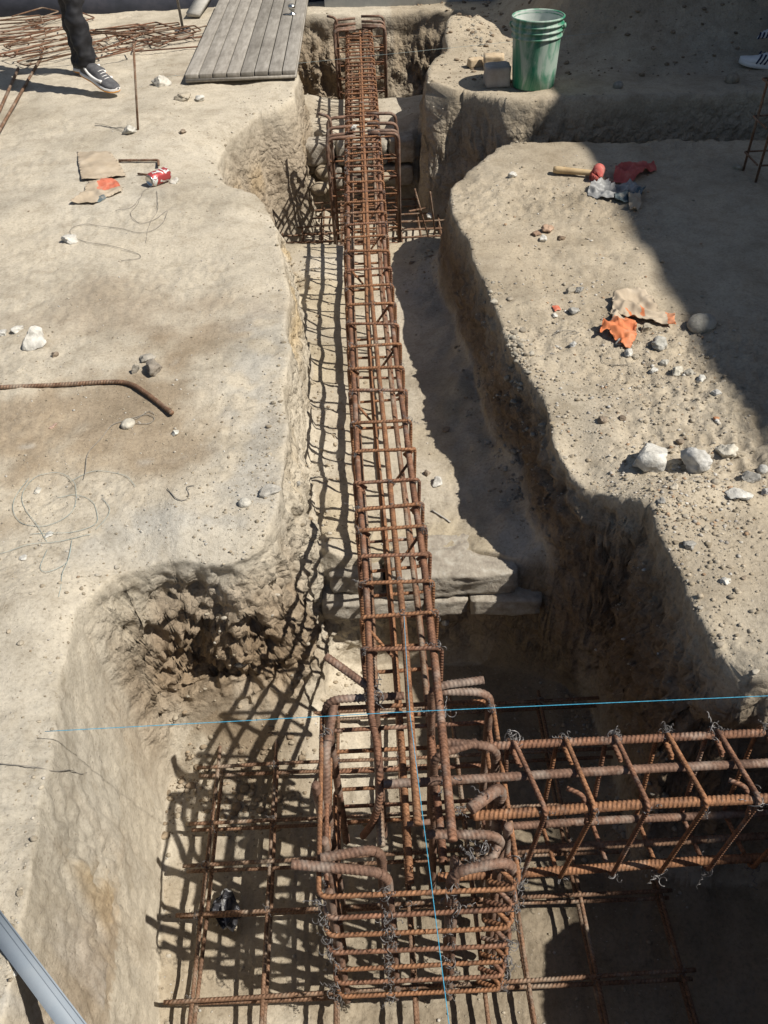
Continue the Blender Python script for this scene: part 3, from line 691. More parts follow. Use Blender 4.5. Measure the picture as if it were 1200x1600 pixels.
for k, (a, b, c) in enumerate(((478, 266, 40), (508, 272, 34), (476, 292, 36), (500, 298, 30), (598, 280, 26))):
    rock(a, b, c, ['tan boulder high in the rubble behind the left half of the middle mat', 'boulder in the rubble nearest the middle column cage, left side', 'boulder at the bottom left of the rubble behind the middle mat', 'low boulder of the rubble between mat and middle column cage', 'boulder right of the middle column cage below the masonry'][k], 'boulder', hr=.7, col=(.66, .56, .43), ang=.3, z=-.55)
# broken concrete block pieces left
rock(241, 578, 36, 'dark brown broken concrete block on the left ground beside the bent bar', 'broken block', hr=.85, col=(.50, .45, .40), ang=.9, name='broken_block')
rock(212, 580, 17, 'small upright grey shard left of the dark broken block', 'broken block', hr=1.4, dr=.5, col=(.62, .58, .52), ang=.9, name='broken_block')
rock(232, 560, 30, 'grey broken piece leaning behind the dark broken block', 'broken block', hr=.5, col=(.70, .66, .6), ang=.9, name='broken_block')
rock(856, 360, 26, 'reddish broken brick bit on the upper right bank', 'brick piece', hr=.6, col=(.85, .60, .45), name='brick_piece')
rock(837, 366, 20, 'brown brick chip left of the reddish broken brick', 'brick piece', hr=.4, col=(.55, .38, .28), name='brick_piece')
rock(849, 376, 17, 'white lump in front of the reddish broken brick', col=W_)
rock(876, 372, 16, 'dark brown chip right of the reddish broken brick', 'brick piece', hr=.5, col=(.40, .30, .22), name='brick_piece')
rock(83, 667, 18, 'small pinkish tile chip on the left ground', 'tile chip', hr=.3, dr=.5, col=(1., .72, .6), name='tile_chip')
rock(1119, 654, 12, 'small orange brick chip at the shade edge', 'brick piece', hr=.4, col=(1., .5, .28), name='brick_piece')

# loose gravel, crumbs and clods nobody could count: one mesh per look
def gravel(name, n, sampler, smin, smax, cols, label, I=I1, Fc=F1):
    Vs, Fs, Cs = [], [], []; k = 0
    variants = [rockverts((1, 1, 1), 900+j, .6, I) for j in range(8)]
    while k < n:
        x, y_ = sampler(); h = BV.ray_cast(Vector((x, y_, 6)), Vector((0, 0, -1)))
        if h[0] is None or h[1].z < .55: 
            if random.random() < .5: k += 1
            continue
        s = smin*(smax/smin)**(random.random()**2.6)
        q = variants[k % 8]@np.array(Matrix.Rotation(random.uniform(0, 6.28), 3, 'Z') @ Matrix.Rotation(random.uniform(-.6, .6), 3, 'X')).T
        q = q*np.array([s, s*random.uniform(.6, 1), s*random.uniform(.4, .8)])+np.array([h[0].x, h[0].y, h[0].z+s*.12])
        Fs.append(Fc+len(Vs)*len(I)); Vs.append(q); c = np.array(random.choice(cols))*random.uniform(.8, 1.15); Cs.append(np.tile(c, (len(I), 1))); k += 1
    me = mesh_np(name, np.vstack(Vs), np.vstack(Fs), col=np.vstack(Cs)); me.materials.append(PEB)
    o = bpy.data.objects.new(name, me); COL.objects.link(o); return tag(o, label, kind='stuff')
def around(lst):
    def f():
        px, py, sx, sy, wt = random.choices(lst, [l[4] for l in lst])[0]
        c = at(random.gauss(px, sx), max(5, random.gauss(py, sy)), 0); return c[0], c[1]
    return f
tan = [(.42, .37, .29), (.37, .32, .24), (.47, .43, .36), (.32, .27, .20)]; mixd = tan+[(.55, .53, .49), (.50, .47, .42), (.42, .39, .35), (.42, .29, .19)]
gravel('gravel', 4000, around([(1060, 800, 70, 40, 4), (1060, 740, 80, 50, 3), (1030, 560, 60, 40, 3), (950, 640, 60, 40, 1.5), (900, 470, 50, 35, 1.2), (1000, 880, 80, 60, 1.2), (850, 560, 40, 50, 1.2), (870, 340, 70, 60, 1.2), (960, 300, 60, 30, 1)]), .003, .016, mixd, 'loose gravel and crumbs strewn over the right bank')
gravel('gravel', 4200, around([(410, 720, 45, 80, 3), (290, 150, 60, 35, 1.6), (260, 250, 70, 60, 1.4), (330, 780, 80, 50, 1.4), (100, 560, 90, 60, 1), (200, 620, 120, 80, 1), (60, 800, 60, 60, 1.2), (120, 1000, 90, 130, 1.4), (60, 1400, 60, 100, 1.4), (200, 420, 160, 130, 1.6), (430, 500, 20, 110, .6)]), .002, .011, tan+[(.5, .48, .44)], 'tiny crumbs and grit scattered over the left ground')
def floor_s():
    y_ = random.choice([random.uniform(.3, 1.9), random.uniform(.3, 1.9), random.uniform(1.95, 4.3), random.uniform(5.9, 6.8), random.uniform(4.3, 5.8)])
    return (random.uniform(-.7, .8), y_)
gravel('gravel', 3800, floor_s, .003, .014, tan+[(.5, .47, .42)], 'grit and clods on the trench and pit floors')
gravel('gravel', 1900, around([(1060, 800, 90, 60, 3), (1030, 600, 90, 80, 3), (900, 420, 90, 90, 2), (1100, 950, 60, 70, 2), (900, 640, 50, 60, 1)]), .004, .020, [(.40, .345, .265), (.35, .30, .225), (.44, .39, .31)], 'dusty clods strewn over the right bank', I2, F2)
def mound_s(): return random.uniform(.5, 4), random.uniform(5.6, 8)
gravel('gravel', 1600, mound_s, .008, .045, [(.26, .20, .14), (.32, .25, .18), (.22, .17, .12)], 'clods of dug earth on the spoil mound', I2, F2)
def rim_s():
    i = random.randrange(len(Upoly)); a = np.array(Upoly[i]); b = np.array(Upoly[(i+1) % len(Upoly)]); c = a+(b-a)*random.random()
    return c[0]+random.gauss(0, .05), c[1]+random.gauss(0, .05)
def foot_s():
    i = random.randrange(4, 50); a = np.array(Upoly[i]); b = np.array(Upoly[(i+1) % len(Upoly)]); c = a+(b-a)*random.random(); n = np.array([(b-a)[1], -(b-a)[0]]); n /= max(np.linalg.norm(n), 1e-6)
    return tuple(c+n*abs(random.gauss(.09, .06))) if c[1] < 5.4 else tuple(c)
gravel('gravel', 1800, foot_s, .005, .026, [(.36, .30, .22), (.30, .24, .17), (.42, .36, .27)], 'clods fallen to the foot of the trench walls', I2, F2)
def hollow_s(): return random.gauss(-.47, .13), random.uniform(1.30, 1.62)
gravel('gravel', 420, hollow_s, .006, .035, [(.34, .27, .19), (.28, .215, .15), (.40, .34, .26)], 'broken clods fallen below the dug out left wall', I2, F2)
gravel('gravel', 2600, rim_s, .004, .022, tan, 'crumbling clods along the trench lips', I2, F2)
def lump_s():
    px, py = random.choice([(800, 560), (815, 590), (830, 640), (800, 545), (765, 470), (1060, 1010), (1090, 1030), (740, 65), (760, 75)])
    c = at(random.gauss(px, 12), random.gauss(py, 18), 0); return c[0], c[1]
gravel('gravel', 520, lump_s, .010, .034, [(.40, .37, .31), (.34, .30, .24)], 'grey crumbly clods breaking off the right lip', I2, F2)

# ------------------------------------------------------------------ strings
def string(label, pts, r, mat): 
    P = resample(np.array(pts, float), .05); o = Acc().tube(P+.0006*np.c_[noise(P, 3), noise(P, 3, 9), noise(P, 3, 5)], r, 5).build('string', mat); return tag(o, label, 'string')
string('taut blue string stretched across the near pit over the column cage', [at(70, 1143, .012), at(640, 1112, .02), at(1300, 1083, .05)], .0008, STRING)
string('blue string running lengthwise over the nearest column cage into the beam cage', [(.098, .2, .004), at(700, 1590, 0.), at(640, 1112, 0.008), (.052, 1.5, -.05), (.045, 2.1, -.30)], .0008, STRING)
string('thin blue string across the far end of the trench past the bucket', [(-1.2, 5.95, .03), (1.9, 6.05, .16)], .0009, STRINGP)

# ------------------------------------------------------------------ wooden plank door panel lying over the far left edge
WOOD = speckled('grey_weathered_wood', (.20, .185, .165), (.28, .262, .235), (.36, .34, .31), 7, .75, .3, .002)
n_ = WOOD.node_tree
for nd in n_.nodes:
    if nd.type == 'TEX_NOISE' and abs(nd.inputs['Scale'].default_value-7) < .1:
        mp = n_.nodes.new('ShaderNodeMapping'); mp.inputs['Scale'].default_value = (6, 1, 3); tc = n_.nodes.new('ShaderNodeTexCoord')
        n_.links.new(tc.outputs['Object'], mp.inputs[0]); n_.links.new(mp.outputs[0], nd.inputs['Vector'])
_oi = n_.nodes.new('ShaderNodeObjectInfo'); _bs = n_.nodes['Principled BSDF']; _src = _bs.inputs['Base Color'].links[0].from_socket
_rr = ramp(n_, _oi.outputs['Random'], [(0, (.78, .77, .75)), (.5, (1, .99, .97)), (1, (1.15, 1.13, 1.1))]); _st = ramp(n_, nz(n_, pos_vec(n_), 3.2, 6, .7), [(.35, (.72, .71, .70)), (.55, (1, 1, 1))])
n_.links.new(mixc(n_, 1., mixc(n_, 1., _src, _rr, 'MULTIPLY'), _st, 'MULTIPLY'), _bs.inputs['Base Color'])
DX0, DX1, DY0 = -1.065, -.375, 5.83
door = thing('door_panel', (DX0, DY0, .0), 'grey weathered wooden door of grooved planks lying flat beside the far trench', 'door')
door.rotation_euler = (rad(1.2), 0, rad(-.8)); door.location.z = max(gz(-.9, 5.85), gz(-.5, 5.85))+.030
pw = (DX1-DX0)/8
for k in range(8):
    a = Acc().box((pw*(k+.5), 1.02, .018+.0015*random.uniform(-1, 1)), (pw-.007, 2.04, .026)); o = a.build('plank', WOOD, smooth=False); o.parent = door
    bv = o.modifiers.new('b', 'BEVEL'); bv.width = .003; bv.segments = 2
a = Acc().box((.345, 1.02, -.006), (.690, 2.038, .020)); o = a.build('backing', WOOD, smooth=False); o.parent = door
STEEL, _n, _b = new_mat('brushed_steel', .28, 1.0); _b.inputs['Base Color'].default_value = (.62, .61, .58, 1)
def lathe(name, prof, mat, parent=None, n=28, smooth=True):
    th = np.linspace(0, 2*math.pi, n, endpoint=False); V_ = np.concatenate([[[r*math.cos(t), r*math.sin(t), z] for t in th] for r, z in prof])
    f = [[i*n+j, i*n+(j+1) % n, (i+1)*n+(j+1) % n, (i+1)*n+j] for i in range(len(prof)-1) for j in range(n)]
    me = mesh_np(name, V_, f, smooth=smooth); me.materials.append(mat); o = bpy.data.objects.new(name, me); COL.objects.link(o); o.parent = parent; return o
kn = lathe('knob', [(0, 0), (.030, 0), (.031, .005), (.012, .009), (.010, .028), (.020, .034), (.028, .046), (.026, .060), (.014, .068), (0, .069)], STEEL, door)
kn.location = (.60, 1.31, .031)
kb = Acc().tube([(0, 0, .004), (-.04, -.01, .004), (-.055, -.012, .002)], .003, 6).build('latch', STEEL); kb.parent = door; kb.location = (.60, 1.31, .030)

# ------------------------------------------------------------------ green bucket
BG = speckled('green_bucket_plastic', (.015, .17, .095), (.10, .245, .165), (.33, .41, .35), 5, .5, .15, .001)
_n = BG.node_tree
for nd in _n.nodes:
    if nd.type == 'VALTORGB':
        nd.color_ramp.elements[0].position = .36; nd.color_ramp.elements[1].position = .46; nd.color_ramp.elements[2].position = .58
_tc = _n.nodes.new('ShaderNodeTexCoord'); _mp = _n.nodes.new('ShaderNodeMapping'); _mp.inputs['Scale'].default_value = (2.2, 2.2, .7); _n.links.new(_tc.outputs['Object'], _mp.inputs[0])
for nd in _n.nodes:
    if nd.type == 'TEX_NOISE' and nd.inputs['Scale'].default_value < 6: _n.links.new(_mp.outputs[0], nd.inputs['Vector']); nd.inputs['Detail'].default_value = 9; nd.inputs['Distortion'].default_value = .6
BI = speckled('bucket_cement_residue', (.35, .42, .38), (.52, .56, .52), (.62, .63, .60), 14, .8, .4, .002)
pbk = at(832, 131, gz(*at(832, 131, 0)[:2])); 
bk = thing('bucket', (pbk[0], pbk[1]-.02, gz(pbk[0], pbk[1])-.004), 'green plastic bucket caked with cement standing on the far ledge', 'bucket')
lathe('bucket_wall', [(0, 0), (.118, 0), (.124, .006), (.130, .10), (.138, .262), (.1385, .268), (.147, .270), (.147, .277), (.1395, .280), (.140, .300), (.149, .302), (.149, .309), (.141, .312), (.142, .330), (.151, .332), (.151, .339), (.143, .342), (.144, .362), (.152, .364), (.153, .372), (.148, .376), (.142, .373), (.140, .355)], BG, bk, 48)
lathe('bucket_inside', [(.141, .370), (.137, .26), (.118, .02), (0, .018)], BI, bk, 48)
th = np.linspace(math.pi*.06, math.pi*.94, 30)
hd = Acc().tube(np.c_[.156*np.cos(th), .02+.150*np.sin(th)*.30, .325-.145*np.sin(th)*.9], .0028, 6).build('handle', STEEL); hd.parent = bk; hd.rotation_euler = (0, 0, rad(-18))
for s_ in (1, -1):
    e = lathe('handle_ear', [(0, 0), (.016, 0), (.016, .012), (.006, .016), (0, .016)], BG, bk, 14); e.location = (.147*s_*math.cos(rad(-18)), .147*s_*math.sin(rad(-18)), .325); e.rotation_euler = (0, rad(90*s_), rad(-18))

# box, bricks beside the bucket
BOXM = speckled('faded_cardboard', (.28, .25, .22), (.36, .33, .30), (.42, .40, .37), 12, .85, .3, .002)
BRK = speckled('tan_brick', (.36, .27, .17), (.46, .36, .24), (.54, .44, .31), 30, .9, .7, .003)
def brick(px, py, d, rz, label, nm='brick', mat=BRK, cat='brick'):
    p = hit(px, py); o = rough_block(nm, (0, 0, d[2]/2), d, None, mat, rz, 7, .003); o.location = p; return tag(o, label, cat)
brick(776, 134, (.15, .12, .12), .05, 'grey stained block standing in the shadow left of the green bucket', 'block', BOXM, 'block')
brick(771, 108, (.13, .09, .085), -.1, 'tan brick lying behind the grey block beside the bucket')
brick(743, 104, (.10, .06, .05), .3, 'small flat brick piece left of the tan brick')

# ------------------------------------------------------------------ torn cement sacks and scraps
def sheet(name, outline, mats, label, cat, crumple=.012, group=None, seed=0, lift=.004, fold=None, n=46):
    """paper draped on the ground; outline in photo pixels (ground points); mats: list of (material, test(u,v))"""
    G = np.array([hit(*p) for p in outline]); c = G.mean(0); lo = G[:, :2].min(0); hi = G[:, :2].max(0)
    gx, gy = np.meshgrid(np.linspace(lo[0], hi[0], n), np.linspace(lo[1], hi[1], n)); pts = np.c_[gx.ravel(), gy.ravel()]
    poly = refine([tuple(g[:2]) for g in G], .03, .0012, seed+2.); s, g = sdf(pts, poly)
    cell = max((hi-lo)/n); near_ = (s < cell*.9) & (s > -cell*.9); pts = np.where((s < cell*.75)[:, None] & (s > -cell*1.5)[:, None], pts-g*s[:, None], pts)
    ok = s > -cell*.75
    zz = np.array([gz(*q) if k else 0 for q, k in zip(pts, ok)]); size = max(hi-lo)
    p3 = np.c_[pts, np.full(len(pts), seed*3.1)]
    rdg = (.5-np.abs(noise(p3, 2.6/size, seed)))*crumple*2.2+(.4-np.abs(noise(p3, 6./size, seed+5)))*crumple*.9+noise(p3, 1.2/size, seed)*crumple
    zz = zz+lift+np.maximum(rdg, 0)*sm(1.2-0*s)
    if fold: zz = zz+fold(pts, s, size)
    jx = np.c_[noise(p3, 4/size, 3.), noise(p3, 4/size, 8.)]*crumple*.25; V_ = np.c_[pts+jx, zz]-c
    i = np.arange(n*n).reshape(n, n); q = np.c_[i[:-1, :-1].ravel(), i[:-1, 1:].ravel(), i[1:, 1:].ravel(), i[1:, :-1].ravel()]; q = q[ok[q].all(1)]
    me = mesh_np(name, V_, q, smooth=True)
    for m, _ in mats: me.materials.append(m)
    uv = (pts-lo)/(hi-lo); mi = np.zeros(len(q), np.int32)
    fc = uv[q].mean(1); nzf = noise(np.c_[fc*4, np.full(len(fc), seed*1.)], 1.3)*.12
    for k, (_, tst) in enumerate(mats):
        if tst is not None: mi[tst(fc[:, 0]+nzf, fc[:, 1]+nzf)] = k
    me.polygons.foreach_set('material_index', mi)
    o = bpy.data.objects.new(name, me); COL.objects.link(o); o.location = c
    so = o.modifiers.new('s', 'SOLIDIFY'); so.thickness = .0011; return tag(o, label, cat, group)
PAP = speckled('kraft_paper', (.31, .25, .18), (.39, .32, .235), (.46, .39, .30), 9, .85, .3, .002)
PRED = speckled('orange_red_print', (.44, .11, .06), (.50, .15, .09), (.50, .26, .18), 40, .7, .3, .002)
POR = speckled('orange_print', (.48, .14, .05), (.54, .18, .075), (.52, .27, .16), 14, .7, .3, .002)
PTEAL = speckled('dark_teal_print', (.06, .09, .10), (.10, .13, .14), (.30, .28, .24), 30, .7, .3, .002)
RAG = speckled('grey_plastic_scrap', (.12, .12, .12), (.25, .25, .245), (.42, .42, .40), 12, .45, .4, .003)
REDC = speckled('faded_red_cloth', (.35, .07, .06), (.48, .12, .10), (.50, .25, .20), 12, .85, .5, .003)
BLK = speckled('black_plastic_sheet', (.02, .02, .022), (.035, .035, .04), (.09, .09, .09), 12, .4, .4, .003)
sheet('torn_sack', [(120, 238), (172, 240), (190, 262), (198, 277), (165, 282), (128, 285), (124, 262)], [(PAP, None)], 'torn tan paper sack piece on the left ground, upper one of two', 'paper', .010, seed=1)
sheet('torn_sack', [(140, 285), (160, 280), (182, 285), (193, 302), (168, 310), (150, 320), (112, 321), (132, 302)], [(PAP, None), (PRED, lambda u, v: (v > .52) & (u > .35)), (PTEAL, lambda u, v: (v < .22) & (u > .5))], 'torn paper sack piece with red print below the plain piece', 'paper', .012, seed=2)
sheet('torn_sack', [(957, 468), (1000, 462), (1016, 472), (1030, 492), (1052, 500), (1055, 515), (1020, 508), (990, 504), (968, 500), (955, 488)], [(PAP, None), (POR, lambda u, v: (u > .93) | ((v > .35) & (v < .55) & (u > .25) & (u < .55) & (((u*9).astype(int) % 2) == 0)))], 'torn tan cement sack lying on the right bank', 'paper', .018, seed=3, lift=.010)
sheet('crumpled_sack_end', [(955, 488), (975, 498), (993, 505), (993, 530), (984, 547), (966, 541), (950, 527), (938, 530), (940, 512), (955, 508)], [(POR, None), (PAP, lambda u, v: (v > .72) & (u > .2) & (u < .7))], 'crumpled bright orange printed paper at the lower end of the torn sack', 'paper', .022, seed=4, lift=.010)
sheet('red_scrap', [(862, 480), (872, 479), (876, 486), (866, 489)], [(PRED, None)], 'small red scrap on the right bank beside the pale pebbles', 'scrap', .003, seed=5, n=12)
sheet('red_cloth', [(958, 275), (990, 262), (1022, 258), (1026, 270), (1000, 280), (985, 290), (958, 290)], [(REDC, None)], 'faded red cloth crumpled in the shade behind the mallet', 'cloth', .03, seed=6, lift=.012)
sheet('plastic_scrap', [(922, 292), (950, 288), (962, 300), (958, 316), (935, 312), (918, 306)], [(RAG, None)], 'grey crumpled plastic scrap just below the mallet head', 'plastic scrap', .022, seed=7)
sheet('plastic_scrap', [(958, 296), (990, 290), (1008, 300), (1000, 315), (975, 320), (960, 316)], [(PTEAL, None), (RAG, lambda u, v: v > .5)], 'dark crumpled plastic scrap in front of the red cloth', 'plastic scrap', .025, seed=8)
sheet('paper_scrap', [(980, 312), (998, 308), (1004, 325), (990, 334), (982, 328)], [(PAP, None)], 'pale paper scrap below the dark crumpled plastic', 'paper', .02, seed=9, n=24)
sheet('plastic_sheet', [(360, 1400), (372, 1415), (382, 1440), (368, 1466), (345, 1455), (328, 1432), (342, 1412)], [(BLK, None), (RAG, lambda u, v: (np.abs(u+v*.3-.62) < .05) | (v > .93) | (v < .12))], 'crumpled black plastic with white edge lying on the pit floor under the left mat', 'plastic scrap', .022, seed=10, lift=.03)

# mallet
HW = speckled('mallet_wood', (.34, .24, .13), (.46, .34, .19), (.52, .40, .25), 14, .6, .2, .001)
ml = thing('mallet', tuple(hit(900, 276)), 'short wooden handled mallet lying on the right bank at the shade edge', 'mallet')
a, b = hit(864, 272), hit(932, 281); a[2] += .022; b[2] += .03
Acc().tube(np.linspace(a, b, 12), .0155, 12, taper=np.interp(np.linspace(0, 1, 12), [0, .08, .5, 1], [.95, 1.1, .95, .85])).build('handle', HW, ml)
d_ = np.array([.02, .05, 0]); Acc().tube([b-d_+.006, b-d_*.9, b+d_*.9, b+d_+.006], .030, 14, taper=[.85, 1, 1, .85]).build('head', REDC, ml)

# red drinks can
CANR, _n, _b = new_mat('red_can_paint', .35, .3); v = obj_vec(_n)
c = ramp(_n, nz(_n, v, 22, 2, .4, 1.2), [(.47, (.36, .06, .06)), (.50, (.36, .06, .06)), (.51, (.60, .72, .70)), (.60, (.75, .72, .70)), (.61, (.33, .06, .06))]); _n.links.new(c, _b.inputs['Base Color'])
cp = hit(250, 287); can = thing('drinks_can', (cp[0], cp[1], cp[2]+.033), 'red and white crushed drinks can lying on the left ground by the bent rod', 'can')
can.rotation_euler = (rad(90), 0, rad(-40)) 
cb_ = lathe('can_body', [(.0265, .003), (.033, .012), (.0332, .05), (.0315, .062), (.033, .075), (.0332, .104), (.0265, .117)], CANR, can, 30); cb_.location = (0, 0, -.06)
lathe('can_base', [(0, .010), (.020, .008), (.0245, .0), (.0268, .004)], STEEL, can, 30).location = (0, 0, -.06)
lathe('can_top', [(.0268, .1165), (.0262, .120), (.0235, .119), (.023, .115), (0, .115)], STEEL, can, 30).location = (0, 0, -.06)

# ------------------------------------------------------------------ rods and bars lying about
def rod(label, pts, r, mat, cat='bar', name='bent_bar', fil=.05, group=None, smooth=False, ribs=0.):
    P = path_smooth(pts, 6) if smooth else (path_fillet(pts, fil) if len(pts) > 2 else np.array(pts)); o = Acc().tube(P, r, 10 if r > .006 else 6, ribs).build(name, mat); return tag(o, label, cat, group)
def up(p, dz): return np.array([p[0], p[1], p[2]+dz])
rod('long brown bar with a bent end lying on the left ground', [up(hit(4, 608), .01)+(hit(4, 608)-hit(60, 606))*3, up(hit(4, 608), .008), up(hit(100, 604), .008), up(hit(175, 600), .009), up(hit(205, 604), .010), up(hit(228, 618), .012), up(hit(270, 651), .014)], .0078, RUST_D, smooth=True, ribs=.1)
ub = hit(211, 203); tb = np.array([ub[0]+.088, ub[1]+.0, ub[2]+.43]); rod('thin rusty rod standing upright in the left ground', [up(ub, -.1), tb], .0062, RUST_D, 'rod', 'upright_rod')
for k, (a, b, l) in enumerate((((30, 112), (-20, 222), 'long rusty bar at the left edge, left one of two leading to the pile'), ((66, 94), (-22, 246), 'long rusty bar at the left edge, right one of two leading to the pile'))):
    a = up(hit(*a), .02); b = np.array([*at(*b, 0)[:2], .012]); rod(l, [a, b], .009, RUST_D, name='straight_bar')
rod('short dark bent rod lying behind the red can', [up(hit(186, 254), .01), up(hit(215, 254), .012), up(hit(248, 254), .012), up(hit(249, 264), .02)], .0065, RUST_D, fil=.02)
rod('short rusty rod end left of the red can', [up(hit(216, 274), .008), up(hit(236, 276), .008)], .005, RUST_D)
# pile of bent stirrups
random.seed(11)
SPOT = [(20, 62), (34, 68), (14, 74), (8, 55), (44, 60), (60, 70), (80, 84), (58, 88), (30, 90), (95, 92), (78, 40), (60, 36), (100, 36), (28, 40), (176, 56), (196, 66), (212, 60), (228, 54), (190, 74), (180, 70), (226, 66), (246, 62), (262, 60), (274, 68), (280, 74), (290, 62), (164, 96), (104, 100), (210, 74), (120, 74)]
WHERE = {0: 'in the leftmost heap', 1: 'in front of the leftmost heap', 2: 'behind the walking person', 3: 'in the middle heap right of the walking person', 4: 'near the upright pole', 5: 'between the heaps'}
for k, (px, py) in enumerate(SPOT):
    c = at(px, py, 0); L_, w2 = random.uniform(.20, .34), random.uniform(.06, .12); an = random.gauss(.15, .5) if px > 150 else random.gauss(.4, .5); z0 = gz(c[0], c[1])+.010+.014*(k % 4)
    loc = [(-L_, -w2), (L_, -w2*random.uniform(.7, 1.)), (L_, w2), (-L_, w2), (-L_-.01, -w2-.01), (-L_+.06, -w2+.05)]
    if k % 4 == 3: loc = loc[:4]
    R2 = np.array([[math.cos(an), -math.sin(an)], [math.sin(an), math.cos(an)]]); pts = [np.array([*(R2@np.array(q)*(.75 if k % 3 else 1)+c[:2]), z0+random.uniform(0, .03)]) for q in loc]
    g = 0 if px < 50 and py < 80 else 1 if px < 110 and py > 80 else 2 if px < 130 else 3 if px < 235 else 4
    o = Acc().tube(path_fillet(pts, .02, 4), .0050, 6).build('loose_stirrup', RUST_D if k % 2 else RUST); tag(o, 'bent rusty stirrup lying loose '+WHERE[g], 'stirrup', 'loose bent stirrups '+WHERE[g])

# pole with a round socket, leaning plank, metal profile
pp = thing('pole', tuple(hit(287, 52)), 'thin grey pole standing in a dark round base beside the door panel', 'pole')
Acc().tube([hit(287, 52), hit(287, 52)+np.array([-.03, .05, 1.2])], .010, 10).build('shaft', WIREP, pp)
so = lathe('base', [(0, .004), (.028, .004), (.032, .02), (.055, .03), (.058, .012), (.050, 0), (0, 0)], WIRE, pp, 20)
a = hit(303, 30); q = np.array([-1.02, 8.4, .22]); pl = Acc(); mdir = (q-a); Lp = np.linalg.norm(mdir)
PLW = speckled('pale_board', (.30, .28, .25), (.40, .38, .34), (.48, .46, .42), 9, .8, .3, .002)
pl.box((0, 0, 0), (Lp, .11, .03)); o = pl.build('board', PLW, smooth=False); o.rotation_euler = Vector(mdir).to_track_quat('X', 'Z').to_euler(); o.location = (a+q)/2+np.array([0, 0, .03]); tag(o, 'pale grey board leaning beyond the door panel', 'board')
ZNC = speckled('pale_blue_strip_paint', (.19, .225, .26), (.23, .265, .30), (.27, .30, .325), 6, .6, .2, .002)
a = at(-60, 1370, .02); b = at(150, 1650, .02); md = b-a; Lp = np.linalg.norm(md); ar = math.atan2(md[1], md[0])
prf = thing('metal_strip', (a[0], a[1], gz(a[0]+.06, a[1]-.05)+.002), 'pale blue grey flat strip with a raised edge lying in the bottom left corner', 'metal strip'); prf.rotation_euler = (0, 0, ar)
for nm, off, d in (('plate', (Lp/2, -.001, .003), (Lp, .036, .003)), ('raised_edge', (Lp/2, .0155, .004), (Lp, .003, .005)), ('rib', (Lp/2, .006, .0045), (Lp, .003, .002))):
    o = Acc().box(off, d).build(nm, ZNC, smooth=False); o.parent = prf

# ------------------------------------------------------------------ loose wires and twine
def tangle(name, label, paths, r, mat, cat, wob=.010, lift=.004):
    A = Acc()
    for pts in paths:
        P = resample(path_smooth([up(hit(*p), lift) for p in pts], 8), .012); P = P+wob*np.c_[noise(P, 9, 2.), noise(P, 9, 12.), .35*np.abs(noise(P, 11, 22.))]; A.tube(P, r, 4)
    return tag(A.build(name, mat), label, cat)
tangle('loose_wire', 'thin tie wire tangle on the left ground below the red can', [[(240, 292), (225, 300), (215, 320), (205, 335), (218, 350), (240, 345), (262, 330), (250, 355), (220, 365), (180, 358), (130, 352), (108, 362), (125, 378), (170, 385), (210, 395), (218, 405), (190, 410)], [(246, 300), (245, 330), (235, 350), (228, 380)], [(222, 306), (205, 325), (180, 330)]], .0012, WIREP, 'wire')
tangle('loose_wire', 'thin wire running down past the beige pebble on the left ground', [[(242, 650), (232, 646), (215, 655), (190, 660), (175, 668), (160, 685), (140, 705), (137, 725), (130, 750)], [(205, 655), (228, 650), (243, 655), (235, 662), (214, 662)]], .0012, WIREP, 'wire')
tangle('twine_tangle', 'tangled pale green twine on the left ground', [[(75, 850), (42, 800), (38, 770), (60, 745), (95, 740), (118, 760), (118, 790), (95, 815), (60, 828), (30, 815), (25, 785), (45, 750)], [(50, 840), (90, 835), (130, 830), (155, 815), (150, 790), (120, 775), (90, 780)], [(110, 755), (150, 735), (190, 745), (210, 760)], [(0, 865), (50, 855), (90, 850), (140, 840)], [(112, 848), (105, 880), (80, 895), (65, 885), (75, 862)], [(112, 848), (102, 900), (95, 935)], [(150, 830), (175, 800), (160, 780)]], .0007, STRINGP, 'twine', .014)
tangle('loose_wire', 'short curled wire on the left ground near the trench lip', [[(262, 765), (275, 780), (290, 783), (298, 775), (293, 762), (308, 760)]], .0014, WIREP, 'wire')
tangle('loose_wire', 'fine wire at the left of the pit on the lower left ground', [[(0, 1198), (60, 1200), (90, 1207), (140, 1208), (142, 1222)]], .0012, WIREP, 'wire')
tangle('loose_wire', 'thin bent wire below the orange paper on the right bank', [[(940, 555), (942, 568), (960, 572), (985, 570)]], .0012, WIREP, 'wire')
tangle('loose_wire', 'thin looped wire left of the orange paper on the right bank', [[(862, 525), (880, 518), (905, 522), (885, 524), (900, 518)]], .0012, WIREP, 'wire')
tangle('loose_wire', 'short wire piece poking from the ground left of the upright rod stone', [[(148, 194), (165, 196), (180, 202), (194, 207)]], .0012, WIREP, 'wire')
tangle('twig', 'pale twig lying on the trench floor right of the beam cage', [[(675, 798), (690, 808), (703, 817)]], .0035, PLW, 'twig', .002)

